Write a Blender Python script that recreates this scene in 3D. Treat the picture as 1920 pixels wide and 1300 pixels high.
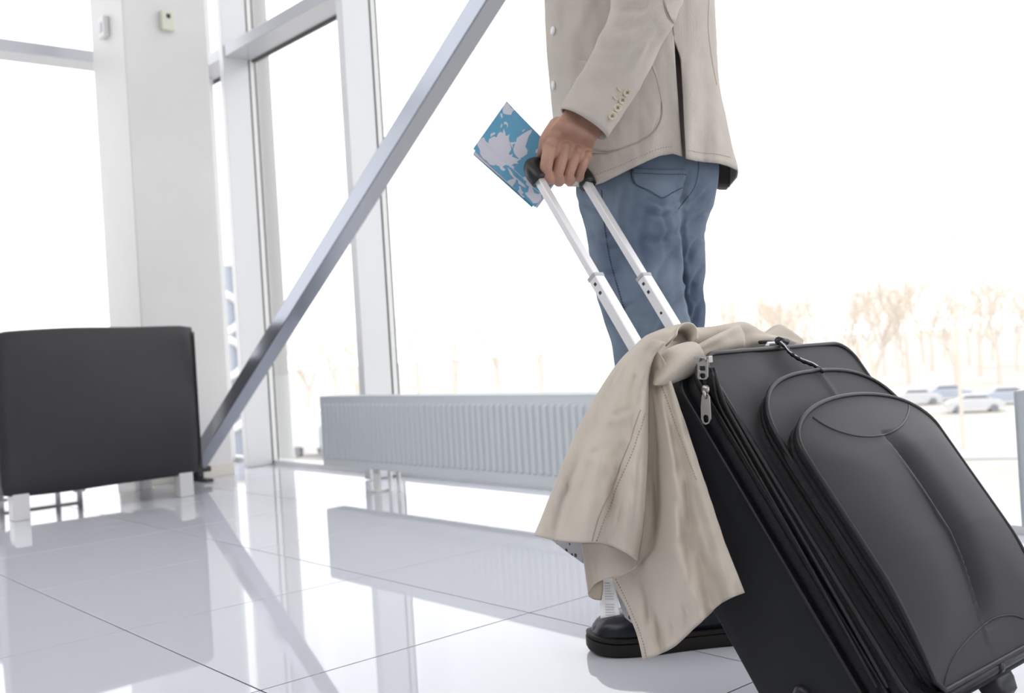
import bpy, bmesh, math, random
import numpy as np
from mathutils import Vector, Matrix, noise
from mathutils.bvhtree import BVHTree

random.seed(7)
for o in list(bpy.data.objects):
    bpy.data.objects.remove(o)
S = bpy.context.scene
COL = S.collection

# ------------------------------------------------------------------ camera
FPX = 1944.29
CAM_H = 0.542
_R = np.array([[0.65446043, 0.75361745, -0.06117], [-0.04050021, -0.04585072, -0.998127], [-0.75501078, 0.65571217, 0.000514]])
_R = _R / np.linalg.norm(_R, axis=1)[:, None]
CAM = np.array([0, 0, CAM_H])
cd = bpy.data.cameras.new('camera')
cam = bpy.data.objects.new('camera', cd)
COL.objects.link(cam)
m = Matrix.Identity(4)
for i in range(3):
    m[i][0] = _R[0][i]; m[i][1] = -_R[1][i]; m[i][2] = -_R[2][i]; m[i][3] = CAM[i]
cam.matrix_world = m
cd.sensor_width = 36.0
cd.lens = FPX / 1920 * 36.0
cd.clip_start = 0.05
cd.clip_end = 2000
cd.dof.use_dof = True
cd.dof.focus_distance = 1.45
cd.dof.aperture_fstop = 6.3
S.camera = cam

# ------------------------------------------------------------------ light
SKY = 2.3
w = bpy.data.worlds.new('sky')
S.world = w
w.use_nodes = True
nt = w.node_tree
bg = nt.nodes['Background']
bg.inputs[0].default_value = (0.985, 0.985, 1.0, 1)
bg.inputs[1].default_value = SKY


def area(name, loc, size, power, rot, color=(1, 1, 1)):
    l = bpy.data.lights.new(name, 'AREA')
    l.shape = 'RECTANGLE'
    l.size, l.size_y = size
    l.energy = power
    l.color = color
    o = bpy.data.objects.new(name, l)
    COL.objects.link(o)
    o.location = loc
    o.rotation_euler = rot
    return o


area('fill_light', (-1.5, -2.2, 4.35), (6, 1.2), 70, (0, 0, 0), (1, 0.985, 0.96))  # unseen fill panel, added to brighten the camera-facing sides
area('fill_light', (1.5, -4.2, 4.35), (6, 1.2), 70, (0, 0, 0), (1, 0.985, 0.96))  # second added fill panel, also out of view
S.view_settings.view_transform = 'Standard'
S.view_settings.look = 'None'
S.view_settings.exposure = 0.0
S.view_settings.gamma = 1.0
S.view_settings.use_curve_mapping = False
S.cycles.max_bounces = 10
S.cycles.transparent_max_bounces = 16


# ------------------------------------------------------------------ helpers
def at(px, py, d):
    """point seen at pixel (px, py), d metres in front of the camera"""
    return Vector(CAM + d * (_R.T @ np.array([(px - 960) / FPX, (py - 650) / FPX, 1.0])))


def ondir(px, py, n, c):
    n = np.array(n, float)
    dd = _R.T @ np.array([(px - 960) / FPX, (py - 650) / FPX, 1.0])
    return Vector(CAM + dd * ((c - n @ CAM) / (n @ dd)))


def onY(px, py, Y):
    return ondir(px, py, (0, 1, 0), Y)


FWD = Vector(_R[2])


def mat(name, color, rough=0.5, metal=0.0, spec=0.5, bump=None, vary=None, sheen=0.0, coat=0.0, ior=1.5, coords='Object'):
    """principled material; bump=(scale, strength[, kind]); vary=(scale, amount)"""
    mt = bpy.data.materials.new(name)
    mt.use_nodes = True
    n = mt.node_tree
    b = n.nodes['Principled BSDF']
    b.inputs['Base Color'].default_value = (*color, 1)
    b.inputs['Roughness'].default_value = rough
    b.inputs['Metallic'].default_value = metal
    b.inputs['Specular IOR Level'].default_value = spec
    b.inputs['IOR'].default_value = ior
    b.inputs['Sheen Weight'].default_value = sheen
    b.inputs['Coat Weight'].default_value = coat
    b.inputs['Coat Roughness'].default_value = 0.05
    tc = n.nodes.new('ShaderNodeTexCoord')
    if vary:
        t = n.nodes.new('ShaderNodeTexNoise')
        t.inputs['Scale'].default_value = vary[0]
        t.inputs['Detail'].default_value = 5
        n.links.new(tc.outputs[coords], t.inputs['Vector'])
        r = n.nodes.new('ShaderNodeValToRGB')
        a = vary[1]
        r.color_ramp.elements[0].position = 0.3
        r.color_ramp.elements[1].position = 0.7
        r.color_ramp.elements[0].color = (*[c * (1 - a) for c in color], 1)
        hi = vary[2] if len(vary) > 2 else [min(1, c * (1 + a)) for c in color]
        r.color_ramp.elements[1].color = (*hi, 1)
        n.links.new(t.outputs['Fac'], r.inputs['Fac'])
        n.links.new(r.outputs['Color'], b.inputs['Base Color'])
    if bump:
        kind = bump[2] if len(bump) > 2 else 'noise'
        bp = n.nodes.new('ShaderNodeBump')
        bp.inputs['Strength'].default_value = bump[1]
        bp.inputs['Distance'].default_value = 0.002
        if kind == 'noise':
            t = n.nodes.new('ShaderNodeTexNoise')
            t.inputs['Scale'].default_value = bump[0]
            t.inputs['Detail'].default_value = 4
            n.links.new(tc.outputs[coords], t.inputs['Vector'])
            n.links.new(t.outputs['Fac'], bp.inputs['Height'])
        else:  # woven: two crossed wave textures
            hs = []
            for ax in ('X', 'Z'):
                t = n.nodes.new('ShaderNodeTexWave')
                t.bands_direction = ax
                t.inputs['Scale'].default_value = bump[0]
                t.inputs['Distortion'].default_value = 1.5
                n.links.new(tc.outputs[coords], t.inputs['Vector'])
                hs.append(t)
            mx = n.nodes.new('ShaderNodeMath')
            mx.operation = 'ADD'
            n.links.new(hs[0].outputs['Fac'], mx.inputs[0])
            n.links.new(hs[1].outputs['Fac'], mx.inputs[1])
            n.links.new(mx.outputs[0], bp.inputs['Height'])
        n.links.new(bp.outputs['Normal'], b.inputs['Normal'])
    return mt


M = {}
M['tile'] = mat('tile', (0.63, 0.645, 0.70), 0.025, spec=0.5, ior=1.5, vary=(0.9, 0.02), coords='Object')
M['grout'] = mat('grout', (0.035, 0.037, 0.045), 0.9, spec=0.1)
M['white'] = mat('white_paint', (0.74, 0.735, 0.73), 0.55)
M['pillar'] = mat('pillar_paint', (0.76, 0.755, 0.745), 0.45, vary=(3, 0.03))
M['plinth'] = mat('plinth_paint', (0.74, 0.70, 0.64), 0.5)
M['mullion'] = mat('mullion_aluminium', (0.72, 0.73, 0.74), 0.3, metal=0.15)
M['transom'] = mat('transom_aluminium', (0.55, 0.57, 0.61), 0.3, metal=0.3)
M['seal'] = mat('rubber_seal', (0.06, 0.065, 0.06), 0.6)
M['bead'] = mat('white_bead', (0.85, 0.86, 0.84), 0.35)
M['brace'] = mat('brace_paint', (0.36, 0.38, 0.43), 0.2, metal=0.85)
M['dark_metal'] = mat('dark_metal', (0.05, 0.05, 0.055), 0.4, metal=0.6)
M['radiator'] = mat('radiator_enamel', (0.66, 0.70, 0.73), 0.3)
M['leather'] = mat('black_leather', (0.018, 0.018, 0.021), 0.42, bump=(60, 0.25), vary=(1.5, 0.3))
M['leg'] = mat('chair_leg_paint', (0.72, 0.72, 0.71), 0.35)
M['plastic'] = mat('ivory_plastic', (0.72, 0.74, 0.62), 0.4)
M['plastic_white'] = mat('white_plastic', (0.8, 0.82, 0.82), 0.4)
M['canvas'] = mat('black_canvas', (0.010, 0.011, 0.014), 0.6, spec=0.3, bump=(900, 0.35, 'weave'), vary=(6, 0.15))
M['nylon'] = mat('charcoal_nylon', (0.032, 0.031, 0.037), 0.52, spec=0.4, bump=(900, 0.35, 'weave'), sheen=0.02, vary=(6, 0.12))
M['piping'] = mat('black_piping', (0.009, 0.009, 0.011), 0.42)
M['zip'] = mat('black_zip', (0.006, 0.006, 0.008), 0.55, spec=0.35, bump=(500, 0.6))
M['black_plastic'] = mat('black_plastic', (0.010, 0.010, 0.012), 0.35)
M['nickel'] = mat('nickel', (0.42, 0.41, 0.39), 0.3, metal=1.0)
M['alu'] = mat('brushed_aluminium', (0.80, 0.80, 0.81), 0.35, metal=0.35)
M['alu_dark'] = mat('collar_aluminium', (0.45, 0.45, 0.47), 0.4, metal=0.5)  # darker aluminium tone for the tube collars
M['coat'] = mat('khaki_cotton', (0.59, 0.525, 0.45), 0.85, bump=(120, 0.25), vary=(9, 0.05), sheen=0.1)
M['coat_stitch'] = mat('khaki_stitch', (0.42, 0.36, 0.29), 0.9)
M['jacket'] = mat('linen_beige', (0.69, 0.625, 0.555), 0.9, bump=(350, 0.5, 'weave'), vary=(22, 0.05), sheen=0.1)
M['jacket_stitch'] = mat('linen_stitch', (0.42, 0.37, 0.32), 0.9)
M['jacket_lining'] = mat('dark_lining', (0.22, 0.175, 0.155), 0.6)
M['denim'] = mat('faded_denim', (0.13, 0.22, 0.37), 0.85, bump=(500, 0.6, 'weave'), vary=(7.5, 0.40, (0.34, 0.43, 0.54)), sheen=0.1)
M['denim_stitch'] = mat('denim_stitch', (0.05, 0.075, 0.13), 0.9)
M['denim_dark'] = mat('denim_pocket', (0.13, 0.20, 0.30), 0.85, bump=(500, 0.6, 'weave'), vary=(14, 0.25))
M['skin'] = mat('skin', (0.46, 0.26, 0.185), 0.5, bump=(180, 0.35), vary=(30, 0.12))
M['skin'].node_tree.nodes['Principled BSDF'].inputs['Subsurface Weight'].default_value = 0.05
M['hair'] = mat('brown_hair', (0.06, 0.035, 0.02), 0.6, bump=(200, 0.8))
M['button'] = mat('horn_button', (0.66, 0.58, 0.44), 0.35)
M['thread'] = mat('button_thread', (0.25, 0.2, 0.15), 0.9)
M['boot'] = mat('black_boot_leather', (0.008, 0.010, 0.018), 0.25, spec=0.4, bump=(90, 0.1))
M['sole'] = mat('brown_boot_sole', (0.016, 0.013, 0.012), 0.6, spec=0.3)
M['paper_blue'] = mat('blue_map_paper', (0.13, 0.38, 0.56), 0.5)
M['paper_land'] = mat('pale_land_print', (0.66, 0.66, 0.74), 0.5)
M['paper'] = mat('white_paper', (0.86, 0.86, 0.86), 0.7)
M['ink'] = mat('grey_ink', (0.5, 0.5, 0.54), 0.8)
M['ceiling'] = mat('ceiling_paint', (0.86, 0.86, 0.86), 0.8)
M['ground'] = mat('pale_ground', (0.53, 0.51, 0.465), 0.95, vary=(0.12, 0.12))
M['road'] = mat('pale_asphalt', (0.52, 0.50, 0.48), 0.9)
M['bark'] = mat('glare_bark', (0.68, 0.61, 0.53), 0.9)  # paled so the outdoor glare sits in the colour
M['bark2'] = mat('glare_twigs', (0.74, 0.66, 0.55), 0.9)  # twigs lightened likewise, glare put into the colour
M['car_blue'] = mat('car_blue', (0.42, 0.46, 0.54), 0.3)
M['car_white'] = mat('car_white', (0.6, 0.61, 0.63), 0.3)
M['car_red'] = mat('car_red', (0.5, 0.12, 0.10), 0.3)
M['car_glass'] = mat('car_glass', (0.22, 0.23, 0.25), 0.1)
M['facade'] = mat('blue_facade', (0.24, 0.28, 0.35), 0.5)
M['facade_white'] = mat('white_facade', (0.85, 0.85, 0.85), 0.6)
M['fin'] = mat('exterior_column_paint', (0.42, 0.425, 0.42), 0.6)


def lining_mat():
    mt = mat('spotted_lining', (0.35, 0.34, 0.36), 0.6)
    n = mt.node_tree
    v = n.nodes.new('ShaderNodeTexVoronoi')
    v.inputs['Scale'].default_value = 110
    tc = n.nodes.new('ShaderNodeTexCoord')
    n.links.new(tc.outputs['Object'], v.inputs['Vector'])
    r = n.nodes.new('ShaderNodeValToRGB')
    r.color_ramp.elements[0].color = (0.03, 0.03, 0.04, 1)
    r.color_ramp.elements[1].color = (0.42, 0.41, 0.43, 1)
    r.color_ramp.elements[0].position = 0.28
    r.color_ramp.elements[1].position = 0.36
    n.links.new(v.outputs['Distance'], r.inputs['Fac'])
    n.links.new(r.outputs['Color'], n.nodes['Principled BSDF'].inputs['Base Color'])
    return mt


M['lining'] = lining_mat()


def glass_mat():
    mt = bpy.data.materials.new('window_glass')
    mt.use_nodes = True
    n = mt.node_tree
    n.nodes.clear()
    out = n.nodes.new('ShaderNodeOutputMaterial')
    mix = n.nodes.new('ShaderNodeMixShader')
    tr = n.nodes.new('ShaderNodeBsdfTransparent')
    tr.inputs[0].default_value = (0.97, 0.97, 0.975, 1)
    gl = n.nodes.new('ShaderNodeBsdfGlossy')
    gl.inputs['Roughness'].default_value = 0.0
    fr = n.nodes.new('ShaderNodeFresnel')
    geo = n.nodes.new('ShaderNodeNewGeometry')
    ma = n.nodes.new('ShaderNodeMath')
    ma.operation = 'MULTIPLY_ADD'
    ma.inputs[1].default_value = 1 / 1.45 - 1.45
    ma.inputs[2].default_value = 1.45
    n.links.new(geo.outputs['Backfacing'], ma.inputs[0])
    n.links.new(ma.outputs[0], fr.inputs[0])
    n.links.new(fr.outputs[0], mix.inputs[0])
    n.links.new(tr.outputs[0], mix.inputs[1])
    n.links.new(gl.outputs[0], mix.inputs[2])
    n.links.new(mix.outputs[0], out.inputs[0])
    return mt


M['glass'] = glass_mat()


def tag(o, label=None, cat=None, group=None, kind=None):
    if label: o['label'] = label
    if cat: o['category'] = cat
    if group: o['group'] = group
    if kind: o['kind'] = kind
    return o


def empty(name, loc=(0, 0, 0), label=None, cat=None, group=None):
    o = bpy.data.objects.new(name, None)
    COL.objects.link(o)
    o.location = loc
    o.empty_display_size = 0.1
    return tag(o, label, cat, group)


def put(o, parent):
    """parent while keeping mesh coordinates in world space"""
    if parent is not None:
        o.parent = parent
        p = parent
        off = Vector((0, 0, 0))
        while p is not None:
            off += p.location
            p = p.parent
        o.location = -off
    return o


def obj(name, verts, faces, material, parent=None, smooth=False, label=None):
    me = bpy.data.meshes.new(name)
    me.from_pydata([tuple(v) for v in verts], [], faces)
    me.validate()
    me.update()
    if smooth:
        for p in me.polygons: p.use_smooth = True
    me.materials.append(M[material])
    o = bpy.data.objects.new(name, me)
    COL.objects.link(o)
    put(o, parent)
    if label: o['label'] = label
    return o


class MB:
    """collects geometry for one mesh"""
    def __init__(s): s.v = []; s.f = []
    def add(s, v, f):
        k = len(s.v)
        s.v += [Vector(q) for q in v]
        s.f += [tuple(i + k for i in q) for q in f]
        return s
    def box(s, a, b):
        x0, y0, z0 = [min(p, q) for p, q in zip(a, b)]
        x1, y1, z1 = [max(p, q) for p, q in zip(a, b)]
        v = [(x0, y0, z0), (x1, y0, z0), (x1, y1, z0), (x0, y1, z0), (x0, y0, z1), (x1, y0, z1), (x1, y1, z1), (x0, y1, z1)]
        return s.add(v, [(3, 2, 1, 0), (4, 5, 6, 7), (0, 1, 5, 4), (1, 2, 6, 5), (2, 3, 7, 6), (3, 0, 4, 7)])
    def bbox(s, a, b, r=0.004):
        """bevelled box"""
        bm = bmesh.new()
        bmesh.ops.create_cube(bm, size=1)
        c = [(p + q) / 2 for p, q in zip(a, b)]
        d = [abs(q - p) for p, q in zip(a, b)]
        for v in bm.verts: v.co = Vector((c[i] + v.co[i] * d[i] for i in range(3)))
        bmesh.ops.bevel(bm, geom=bm.edges[:], offset=r, segments=2, affect='EDGES', profile=0.5)
        bm.verts.index_update()
        s.add([v.co.copy() for v in bm.verts], [tuple(v.index for v in f.verts) for f in bm.faces])
        bm.free()
        return s
    def tube(s, pts, r, n=8, cap=True, flat=None):
        pts = [Vector(p) for p in pts]
        rr = r if isinstance(r, (list, tuple)) else [r] * len(pts)
        rings = []
        up = Vector((0.13, 0.21, 0.97)).normalized()
        prev = None
        for i, p in enumerate(pts):
            t = (pts[min(i + 1, len(pts) - 1)] - pts[max(i - 1, 0)]).normalized()
            if prev is None:
                a = t.cross(up)
                if a.length < 0.05: a = t.cross(Vector((1, 0, 0)))
                a.normalize()
            else:
                a = (prev - t * prev.dot(t)).normalized()
            prev = a
            b = t.cross(a)
            rings.append([p + (a * math.cos(q) + b * math.sin(q)) * rr[i] for q in [2 * math.pi * k / n for k in range(n)]])
        v = [q for g in rings for q in g]
        f = []
        for i in range(len(pts) - 1):
            for k in range(n):
                f.append((i * n + k, i * n + (k + 1) % n, (i + 1) * n + (k + 1) % n, (i + 1) * n + k))
        if cap:
            f.append(tuple(range(n - 1, -1, -1)))
            f.append(tuple((len(pts) - 1) * n + k for k in range(n)))
        return s.add(v, f)
    def sphere(s, c, r, n=12, m_=8, sc=(1, 1, 1)):
        v = []; f = []
        c = Vector(c)
        for i in range(m_ + 1):
            ph = math.pi * i / m_
            for k in range(n):
                th = 2 * math.pi * k / n
                v.append(c + Vector((math.sin(ph) * math.cos(th) * r * sc[0], math.sin(ph) * math.sin(th) * r * sc[1], math.cos(ph) * r * sc[2])))
        for i in range(m_):
            for k in range(n):
                f.append((i * n + k, (i + 1) * n + k, (i + 1) * n + (k + 1) % n, i * n + (k + 1) % n))
        return s.add(v, f)
    def loft(s, rings, cap=True, closed=True):
        n = len(rings[0])
        v = [q for g in rings for q in g]
        f = []
        for i in range(len(rings) - 1):
            for k in range(n if closed else n - 1):
                f.append((i * n + k, i * n + (k + 1) % n, (i + 1) * n + (k + 1) % n, (i + 1) * n + k))
        if cap and closed:
            f.append(tuple(range(n - 1, -1, -1)))
            f.append(tuple((len(rings) - 1) * n + k for k in range(n)))
        return s.add(v, f)
    def build(s, name, material, parent=None, smooth=False, label=None):
        return obj(name, s.v, s.f, material, parent, smooth, label)


def solid(o, t, off=0.0):
    md = o.modifiers.new('solid', 'SOLIDIFY')
    md.thickness = t
    md.offset = off
    return o


def subd(o, n=1):
    md = o.modifiers.new('sub', 'SUBSURF')
    md.levels = n; md.render_levels = n
    return o


def weighted(o):
    for p in o.data.polygons: p.use_smooth = True
    o.data.set_sharp_from_angle(angle=math.radians(40))
    return o


def bake(o):
    """apply all modifiers through the depsgraph"""
    dg = bpy.context.evaluated_depsgraph_get()
    me = bpy.data.meshes.new_from_object(o.evaluated_get(dg))
    o.modifiers.clear()
    o.data = me
    return o


def lerp(a, b, t): return a + (b - a) * t


def interp(tab, x):
    """piecewise-linear table [(x, y)...]"""
    if x <= tab[0][0]: return tab[0][1]
    for (a, b), (c, d) in zip(tab, tab[1:]):
        if x <= c: return lerp(b, d, (x - a) / (c - a) if c > a else 0)
    return tab[-1][1]


def sm(tab, x):
    """smooth monotone-ish interpolation (Catmull-Rom) of a table"""
    if x <= tab[0][0]: return tab[0][1]
    if x >= tab[-1][0]: return tab[-1][1]
    for i in range(len(tab) - 1):
        if x <= tab[i + 1][0]:
            x0, y0 = tab[i]; x1, y1 = tab[i + 1]
            ya = tab[i - 1] if i > 0 else (2 * x0 - x1, 2 * y0 - y1)
            yb = tab[i + 2] if i + 2 < len(tab) else (2 * x1 - x0, 2 * y1 - y0)
            m0 = (y1 - ya[1]) / (x1 - ya[0]) * (x1 - x0)
            m1 = (yb[1] - y0) / (yb[0] - x0) * (x1 - x0)
            t = (x - x0) / (x1 - x0)
            return (2 * t ** 3 - 3 * t * t + 1) * y0 + (t ** 3 - 2 * t * t + t) * m0 + (-2 * t ** 3 + 3 * t * t) * y1 + (t ** 3 - t * t) * m1


def cr(rows, sub):
    """Catmull-Rom resampling of rows of numbers"""
    A = [np.array(r, float) for r in rows]
    out = []
    for i in range(len(A) - 1):
        p0 = A[i - 1] if i else 2 * A[0] - A[1]
        p1, p2 = A[i], A[i + 1]
        p3 = A[i + 2] if i + 2 < len(A) else 2 * A[-1] - A[-2]
        for k in range(sub):
            t = k / sub
            out.append(0.5 * (2 * p1 + (p2 - p0) * t + (2 * p0 - 5 * p1 + 4 * p2 - p3) * t * t + (3 * p1 - p0 - 3 * p2 + p3) * t ** 3))
    out.append(A[-1])
    return out


def resample(pts, n):
    P = [np.array(p, float) for p in cr(pts, 8)] if len(pts) > 2 else [np.array(p, float) for p in pts]
    L = [0]
    for a, b in zip(P, P[1:]): L.append(L[-1] + np.linalg.norm(b - a))
    out = []
    for k in range(n):
        s_ = L[-1] * k / (n - 1)
        for i in range(len(P) - 1):
            if s_ <= L[i + 1] + 1e-9:
                t = (s_ - L[i]) / max(L[i + 1] - L[i], 1e-9)
                out.append(P[i] * (1 - t) + P[i + 1] * t)
                break
    return out


def coons(top, bottom, left, right, nu, nv):
    T, B, L, Rr = resample(top, nu), resample(bottom, nu), resample(left, nv), resample(right, nv)
    c00, c10, c01, c11 = T[0], T[-1], B[0], B[-1]
    G = []
    for j in range(nv):
        v = j / (nv - 1)
        row = []
        for i in range(nu):
            u = i / (nu - 1)
            row.append((1 - v) * T[i] + v * B[i] + (1 - u) * L[j] + u * Rr[j] - ((1 - u) * (1 - v) * c00 + u * (1 - v) * c10 + (1 - u) * v * c01 + u * v * c11))
        G.append(row)
    return G


def gridfaces(nu, nv):
    return [(j * nu + i, j * nu + i + 1, (j + 1) * nu + i + 1, (j + 1) * nu + i) for j in range(nv - 1) for i in range(nu - 1)]


def nz(p, s, seed=0.0):
    return noise.noise(Vector((p[0] * s + seed, p[1] * s + seed * 1.7, p[2] * s - seed)))


def limb(mb, rows, n=28, sub=4, disp=None, cap=True, power=2.0):
    """closed tube through rows (Lx, Ly, Rx, Ry, depthL, depthR, thickness); returns rings"""
    rings = []
    R_ = cr(rows, sub)
    for i, r in enumerate(R_):
        A = at(r[0], r[1], r[4]); B = at(r[2], r[3], r[5])
        c = (A + B) / 2; e = (B - A) / 2
        ring = []
        for k in range(n):
            th = 2 * math.pi * k / n
            cs, sn = math.cos(th), math.sin(th)
            cs2 = math.copysign(abs(cs) ** (2 / power), cs); sn2 = math.copysign(abs(sn) ** (2 / power), sn)
            p = c + e * cs2 - FWD * (r[6] * sn2)
            if disp:
                nrm = (e.normalized() * cs - FWD * sn)
                p = p + nrm * disp(p, i / (len(R_) - 1), th)
            ring.append(p)
        rings.append(ring)
    mb.loft(rings, cap)
    return rings


def bvh(o):
    me = o.data
    mw = o.matrix_basis.copy()
    off = Vector(o.location)
    p = o.parent
    while p is not None:
        off = off + p.location
        p = p.parent
    return BVHTree.FromPolygons([v.co + off for v in me.vertices], [tuple(q.vertices) for q in me.polygons])


def cast(tree, px, py, lift=0.001):
    o = Vector(CAM)
    d = (at(px, py, 1.0) - o).normalized()
    h, n, i, dist = tree.ray_cast(o, d)
    if h is None: return None, None
    if n.dot(d) > 0: n = -n
    return h + n * lift, n


def seam(tree, pts, r, name, material, parent, n=24, lift=0.0004, dash=False):
    P = [cast(tree, p[0], p[1], lift)[0] for p in resample(pts, n)]
    P = [p for p in P if p is not None]
    mb = MB()
    if dash:
        for i in range(0, len(P) - 1, 2): mb.tube([P[i], P[i + 1]], r, 5)
    else:
        mb.tube(P, r, 6)
    return mb.build(name, material, parent, True)


def crease(o, lines, along_view=False):
    """press soft cloth wrinkles into a mesh; each line = (points, half width in px, depth in metres)"""
    me = o.data
    n = len(me.vertices)
    co = np.empty(n * 3); me.vertices.foreach_get('co', co); co = co.reshape(-1, 3)
    no = np.empty(n * 3); me.vertices.foreach_get('normal', no); no = no.reshape(-1, 3)
    off = np.array(o.location)
    p = o.parent
    while p is not None:
        off = off + np.array(p.location); p = p.parent
    v = (co + off - CAM) @ _R.T
    px = np.stack([960 + FPX * v[:, 0] / v[:, 2], 650 + FPX * v[:, 1] / v[:, 2]], 1)
    F = np.array(FWD)
    facing = np.ones(n) if along_view else np.clip(-(no @ F) * 3, 0, 1)
    disp = np.zeros(n)
    for pts, w_, dep in lines:
        P = np.array(resample(pts, 14))
        best = np.full(n, 1e9); sg = np.zeros(n); tt = np.zeros(n)
        for i in range(len(P) - 1):
            a, b = P[i], P[i + 1]
            ab = b - a
            t = np.clip(((px - a) @ ab) / (ab @ ab), 0, 1)
            q = px - (a + t[:, None] * ab)
            d = np.hypot(q[:, 0], q[:, 1])
            m_ = d < best
            best[m_] = d[m_]
            sg[m_] = np.sign(ab[0] * q[m_, 1] - ab[1] * q[m_, 0])
            tt[m_] = (i + t[m_]) / (len(P) - 1)
        s_ = best * sg / w_
        taper = np.sin(np.pi * np.clip(tt, 0.04, 0.96)) ** 0.6
        disp += dep * taper * (-np.exp(-(s_ * 1.6) ** 2) + 0.75 * np.exp(-((s_ - 1.3) * 1.3) ** 2) + 0.35 * np.exp(-((s_ + 1.3) * 1.3) ** 2))
    dirv = -np.tile(F, (n, 1)) if along_view else no
    co = co + dirv * (disp * facing)[:, None]
    me.vertices.foreach_set('co', co.ravel())
    me.update()


# ------------------------------------------------------------------ setting
X0, Y0, T = -1.592, 0.786, 0.6
FLOOR_Y = 2.45
fl = MB().box((-5.75, -6.6, -0.25), (4.4, FLOOR_Y, -0.0009)).build('floor', 'grout')
tag(fl, kind='structure')
g = 0.0016
protos = {}
for i in range(-7, 10):
    for j in range(-11, 3):
        xa, ya = X0 + T * i, Y0 + T * j
        xb, yb = xa + T, min(ya + T, FLOOR_Y + g)
        xa = max(xa, -5.75 - g)
        if xb <= xa: continue
        key = (round(xb - xa, 3), round(yb - ya, 3))
        if key not in protos:
            mb = MB().bbox((0, 0, -0.005), (xb - xa - 2 * g, yb - ya - 2 * g, 0), 0.0006)
            o = mb.build('tile', 'tile', None)
            protos[key] = o
        else:
            o = protos[key].copy()
            COL.objects.link(o)
        o.parent = fl
        o.location = (xa + g, ya + g, 0)
ext = MB().box((4.4, -6.6, -0.25), (9, FLOOR_Y, 0)).box((-5.75, -9.0, -0.25), (9, -6.6, 0)).build('floor', 'tile')
tag(ext, kind='structure')

ZT = 4.4
ce = MB().box((-5.75, -9.0, ZT), (9, 2.8, ZT + 0.2)).build('ceiling', 'ceiling')
tag(ce, kind='structure')
wb = MB().box((-5.75, -9.2, -0.25), (9, -9.0, ZT)).build('wall_back', 'white')
tag(wb, kind='structure')
wr = MB().box((9, -9.2, -0.25), (9.2, -2.0, ZT)).build('wall_right', 'white')
tag(wr, kind='structure')

# sill strip between floor edge and glass
sl = MB().box((-5.6, FLOOR_Y + 0.014, -0.25), (9, 2.70, -0.004)).build('trim_1', 'tile')
tag(sl, kind='structure')
fl_slab = MB().box((-5.9, 2.70, -0.6), (9, 2.82, -0.004)).build('trim_2', 'white')
tag(fl_slab, kind='structure')

GY = 2.665          # glass plane of the long window wall
MF = 2.485          # front of its mullions
TZ0, TZ1 = 2.15, 2.21


def mullion_y(x1, parent, depth=MF):
    """mullion whose right face stands at x1, in the long wall"""
    a = MB().bbox((x1 - 0.047, depth, 0), (x1, GY - 0.036, ZT), 0.003).build('mullion', 'mullion', parent)
    MB().box((x1 - 0.03, GY - 0.037, 0), (x1 + 0.0015, GY - 0.031, ZT)).build('seal', 'seal', a)
    MB().bbox((x1 - 0.04, GY - 0.031, 0), (x1 + 0.004, GY - 0.005, ZT), 0.001).build('glazing_bead', 'bead', a)
    MB().box((x1 - 0.03, GY - 0.005, 0), (x1 + 0.007, GY - 0.0005, ZT)).build('seal', 'seal', a)


wa = MB().box((-5.6, GY - 0.03, -0.004), (9, GY + 0.03, 0.018)).build('window_1', 'mullion')
tag(wa, kind='structure')
for x in (-5.02, -3.86, 0.55, 3.2, 6.0):
    mullion_y(x, wa)
for a, b in ((-5.6, -5.067), (-5.02, -3.907)):
    MB().bbox((a, MF + 0.008, TZ0), (b, GY - 0.004, TZ1), 0.003).build('transom', 'transom', wa)
    MB().box((a, GY - 0.02, TZ0 - 0.008), (b, GY + 0.005, TZ0)).build('seal', 'seal', wa)
for a, b in ((-3.86, 0.50), (0.55, 9.0)):
    MB().bbox((a, MF + 0.008, 2.6), (b, GY - 0.004, 2.66), 0.003).build('transom', 'transom', wa)
edges = [-5.6, -5.02, -3.86, 0.55, 3.2, 6.0, 9.0]
for a, b in zip(edges, edges[1:]):
    MB().box((a + 0.02, GY, 0.01), (b - 0.03, GY + 0.008, ZT)).build('pane', 'glass', wa)

GX = -5.60         # glass plane of the far side wall
ws = MB().box((GX - 0.03, -2.0, -0.004), (GX + 0.03, GY - 0.04, 0.018)).build('window_2', 'mullion')
tag(ws, kind='structure')
for y in (2.62, 0.2, -2.0):
    MB().bbox((-5.43, y - 0.047, 0), (GX + 0.005, y, ZT), 0.003).build('mullion', 'mullion', ws)
ys = [-2.0, 0.2, 2.62]
tag(MB().box((-5.75, -9.0, -0.25), (-5.55, -2.05, ZT)).build('wall_left_blocker', 'white'), kind='structure')  # unseen wall, added to cut the side light reaching the pillar
for a, b in zip(ys, ys[1:]):
    MB().bbox((-5.425, a, TZ0), (GX + 0.005, b - 0.047, TZ1), 0.003).build('transom', 'transom', ws)
    MB().box((GX - 0.008, a + 0.02, 0.01), (GX, b - 0.03, ZT)).build('pane', 'glass', ws)

# pillar
pil = empty('pillar', (-4.98, 2.08, 0), 'square pale pillar between the black armchair and the glass wall', 'pillar')
MB().bbox((-5.19, 1.872, 0), (-4.776, 2.286, ZT), 0.006).build('shaft', 'pillar', pil)
MB().bbox((-5.194, 1.868, 0), (-4.771, 2.291, 0.062), 0.002).build('plinth', 'plinth', pil)
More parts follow.
